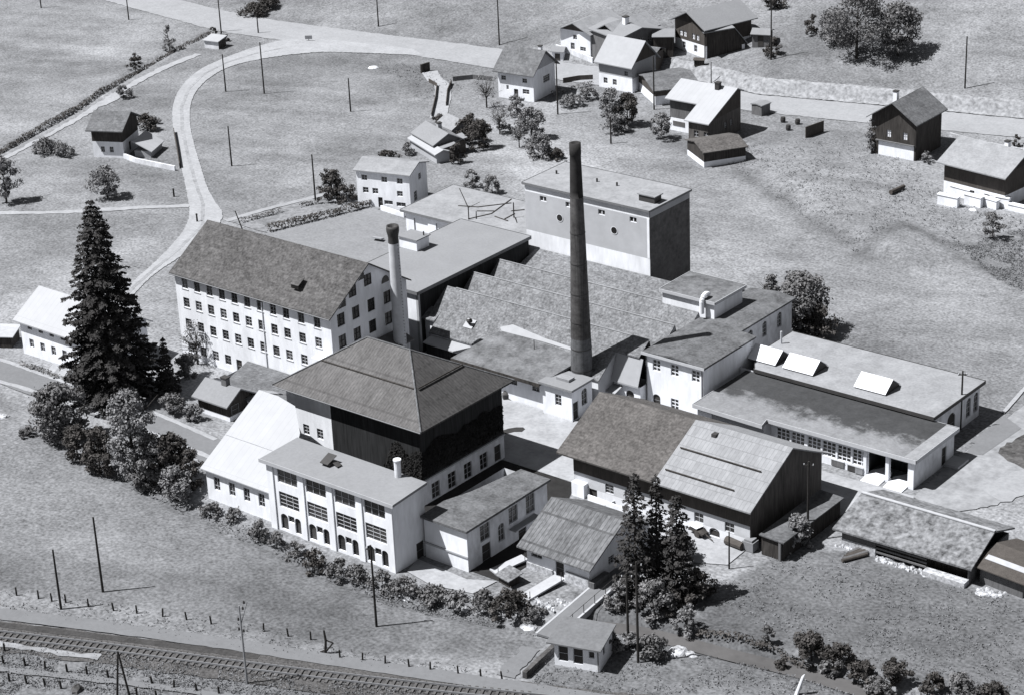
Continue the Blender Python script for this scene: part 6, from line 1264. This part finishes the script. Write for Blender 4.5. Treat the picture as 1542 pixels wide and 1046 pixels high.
# logs, boards, bench things by the barn and sheds
def log(label, a, c, r, name='log', m='brown_wood', cat='log'):
    A, C = G(*a), G(*c); q = MB(); q.tube((0, 0, r), tuple(C-A+np.array([0, 0, r])), r, r*.9, 9); return tag(q.build(name, m, loc=tuple(A)), label, cat)
log('thick dark log lying in front of the sunny barn wall', (1094, 818), (1118, 828), .5); log('dark log on the grass near the white garden walls', (1341, 293), (1361, 284), .35)
for i in range(6): log(['longest log of the heap in front of the long shed', 'upper log of the heap in front of the long shed', 'middle log of the heap near the long shed footing', 'short log at the front of the long shed heap', 'dark log at the back of the long shed heap', 'pale log across the long shed heap'][i], (1268+i*2, 846-i*2), (1306+i, 836-i*3), .22+.03*(i % 3), m=['brown_wood', 'grey_wood'][i % 2])
b = G(1130, 826); q = MB(); q.box(-.7, .7, -.6, .6, 0, 1.1); q.box(-.5, .5, -.5, .5, 1.103, 1.35); tag(q.build('lidded_bin', 'gravel_roof', loc=tuple(b)), 'grey lidded bin at the right corner of the barn', 'bin')
b = G(1052, 805); t = thing('handcart', 'dark handcart with white board on the barn apron', 'cart', tuple(b), R(-15)); q = MB(); q.box(-1.2, 1.2, -.5, .5, .5, .7); q.build('bed', 'black_wood', t); q = MB(); q.box(-1.4, .1, -.4, .6, .9, .98); q.build('board', 'white_plaster', t)
for s in (-1, 1):
    q = MB(); q.tube((.3, s*.55-.04, .45), (.3, s*.55+.04, .45), .45, .45, 12); q.build('wheel', 'black_wood', t)
q = MB(); q.tube((1.2, 0, .6), (2.4, 0, .3), .05, .05, 5); q.build('shaft', 'brown_wood', t)
b = P(878, 742, 0); q = MB(); q.box(-.9, .9, -1.0, 1.0, -.2, 1.7); tag(q.build('block_wall', 'white_plaster', loc=tuple(b)), 'white block wall beside the dark barn door', 'wall')
low_wall('terrace_wall', 'white low wall in front of the left half of the barn', 'wall', [(20.2, -26.3), (25.5, -26.6)], .95, .25, 'white_plaster')
low_wall('terrace_wall', 'thin pale railing wall slanting away from the barn terrace', 'wall', pxl([(905, 768), (955, 745)]), .5, .2, 'concrete')
for i, (x, y, lb) in enumerate([(1187, 196, 'left of three dark barrels on the village forecourt'), (1179, 184, 'middle one of three dark barrels on the village forecourt'), (1201, 187, 'dark barrel nearest the upright timber screen')]):
    b = G(x, y); q = MB(); q.lathe([(.38, 0), (.46, .45), (.38, .9)], 10); tag(q.build('barrel', 'metal_dark', loc=tuple(b)), lb, 'barrel', 'barrels on the village forecourt')
b = G(465, 62); q = MB(); q.box(-.7, .7, -.1, .1, .4, 1.1); q.box(-.06, .06, -.09, .09, -.2, .39); tag(q.build('road_sign', 'metal_grey', loc=tuple(b), rz=R(35)), 'small dark sign board on the verge of the main road', 'sign')
for (x, y, lb) in ((297, 334, 'short dark post at the upper corner of the mill roof'), (262, 296, 'short dark post beside the white side road near the field path')):
    b = G(x, y); q = MB(); q.tube((0, 0, -.2), (0, 0, 1.2), .16, .13, 7); q.tube((0, 0, 1.2), (0, 0, 1.35), .2, .12, 7); tag(q.build('guard_post', 'pole_wood', loc=tuple(b)), lb, 'post')
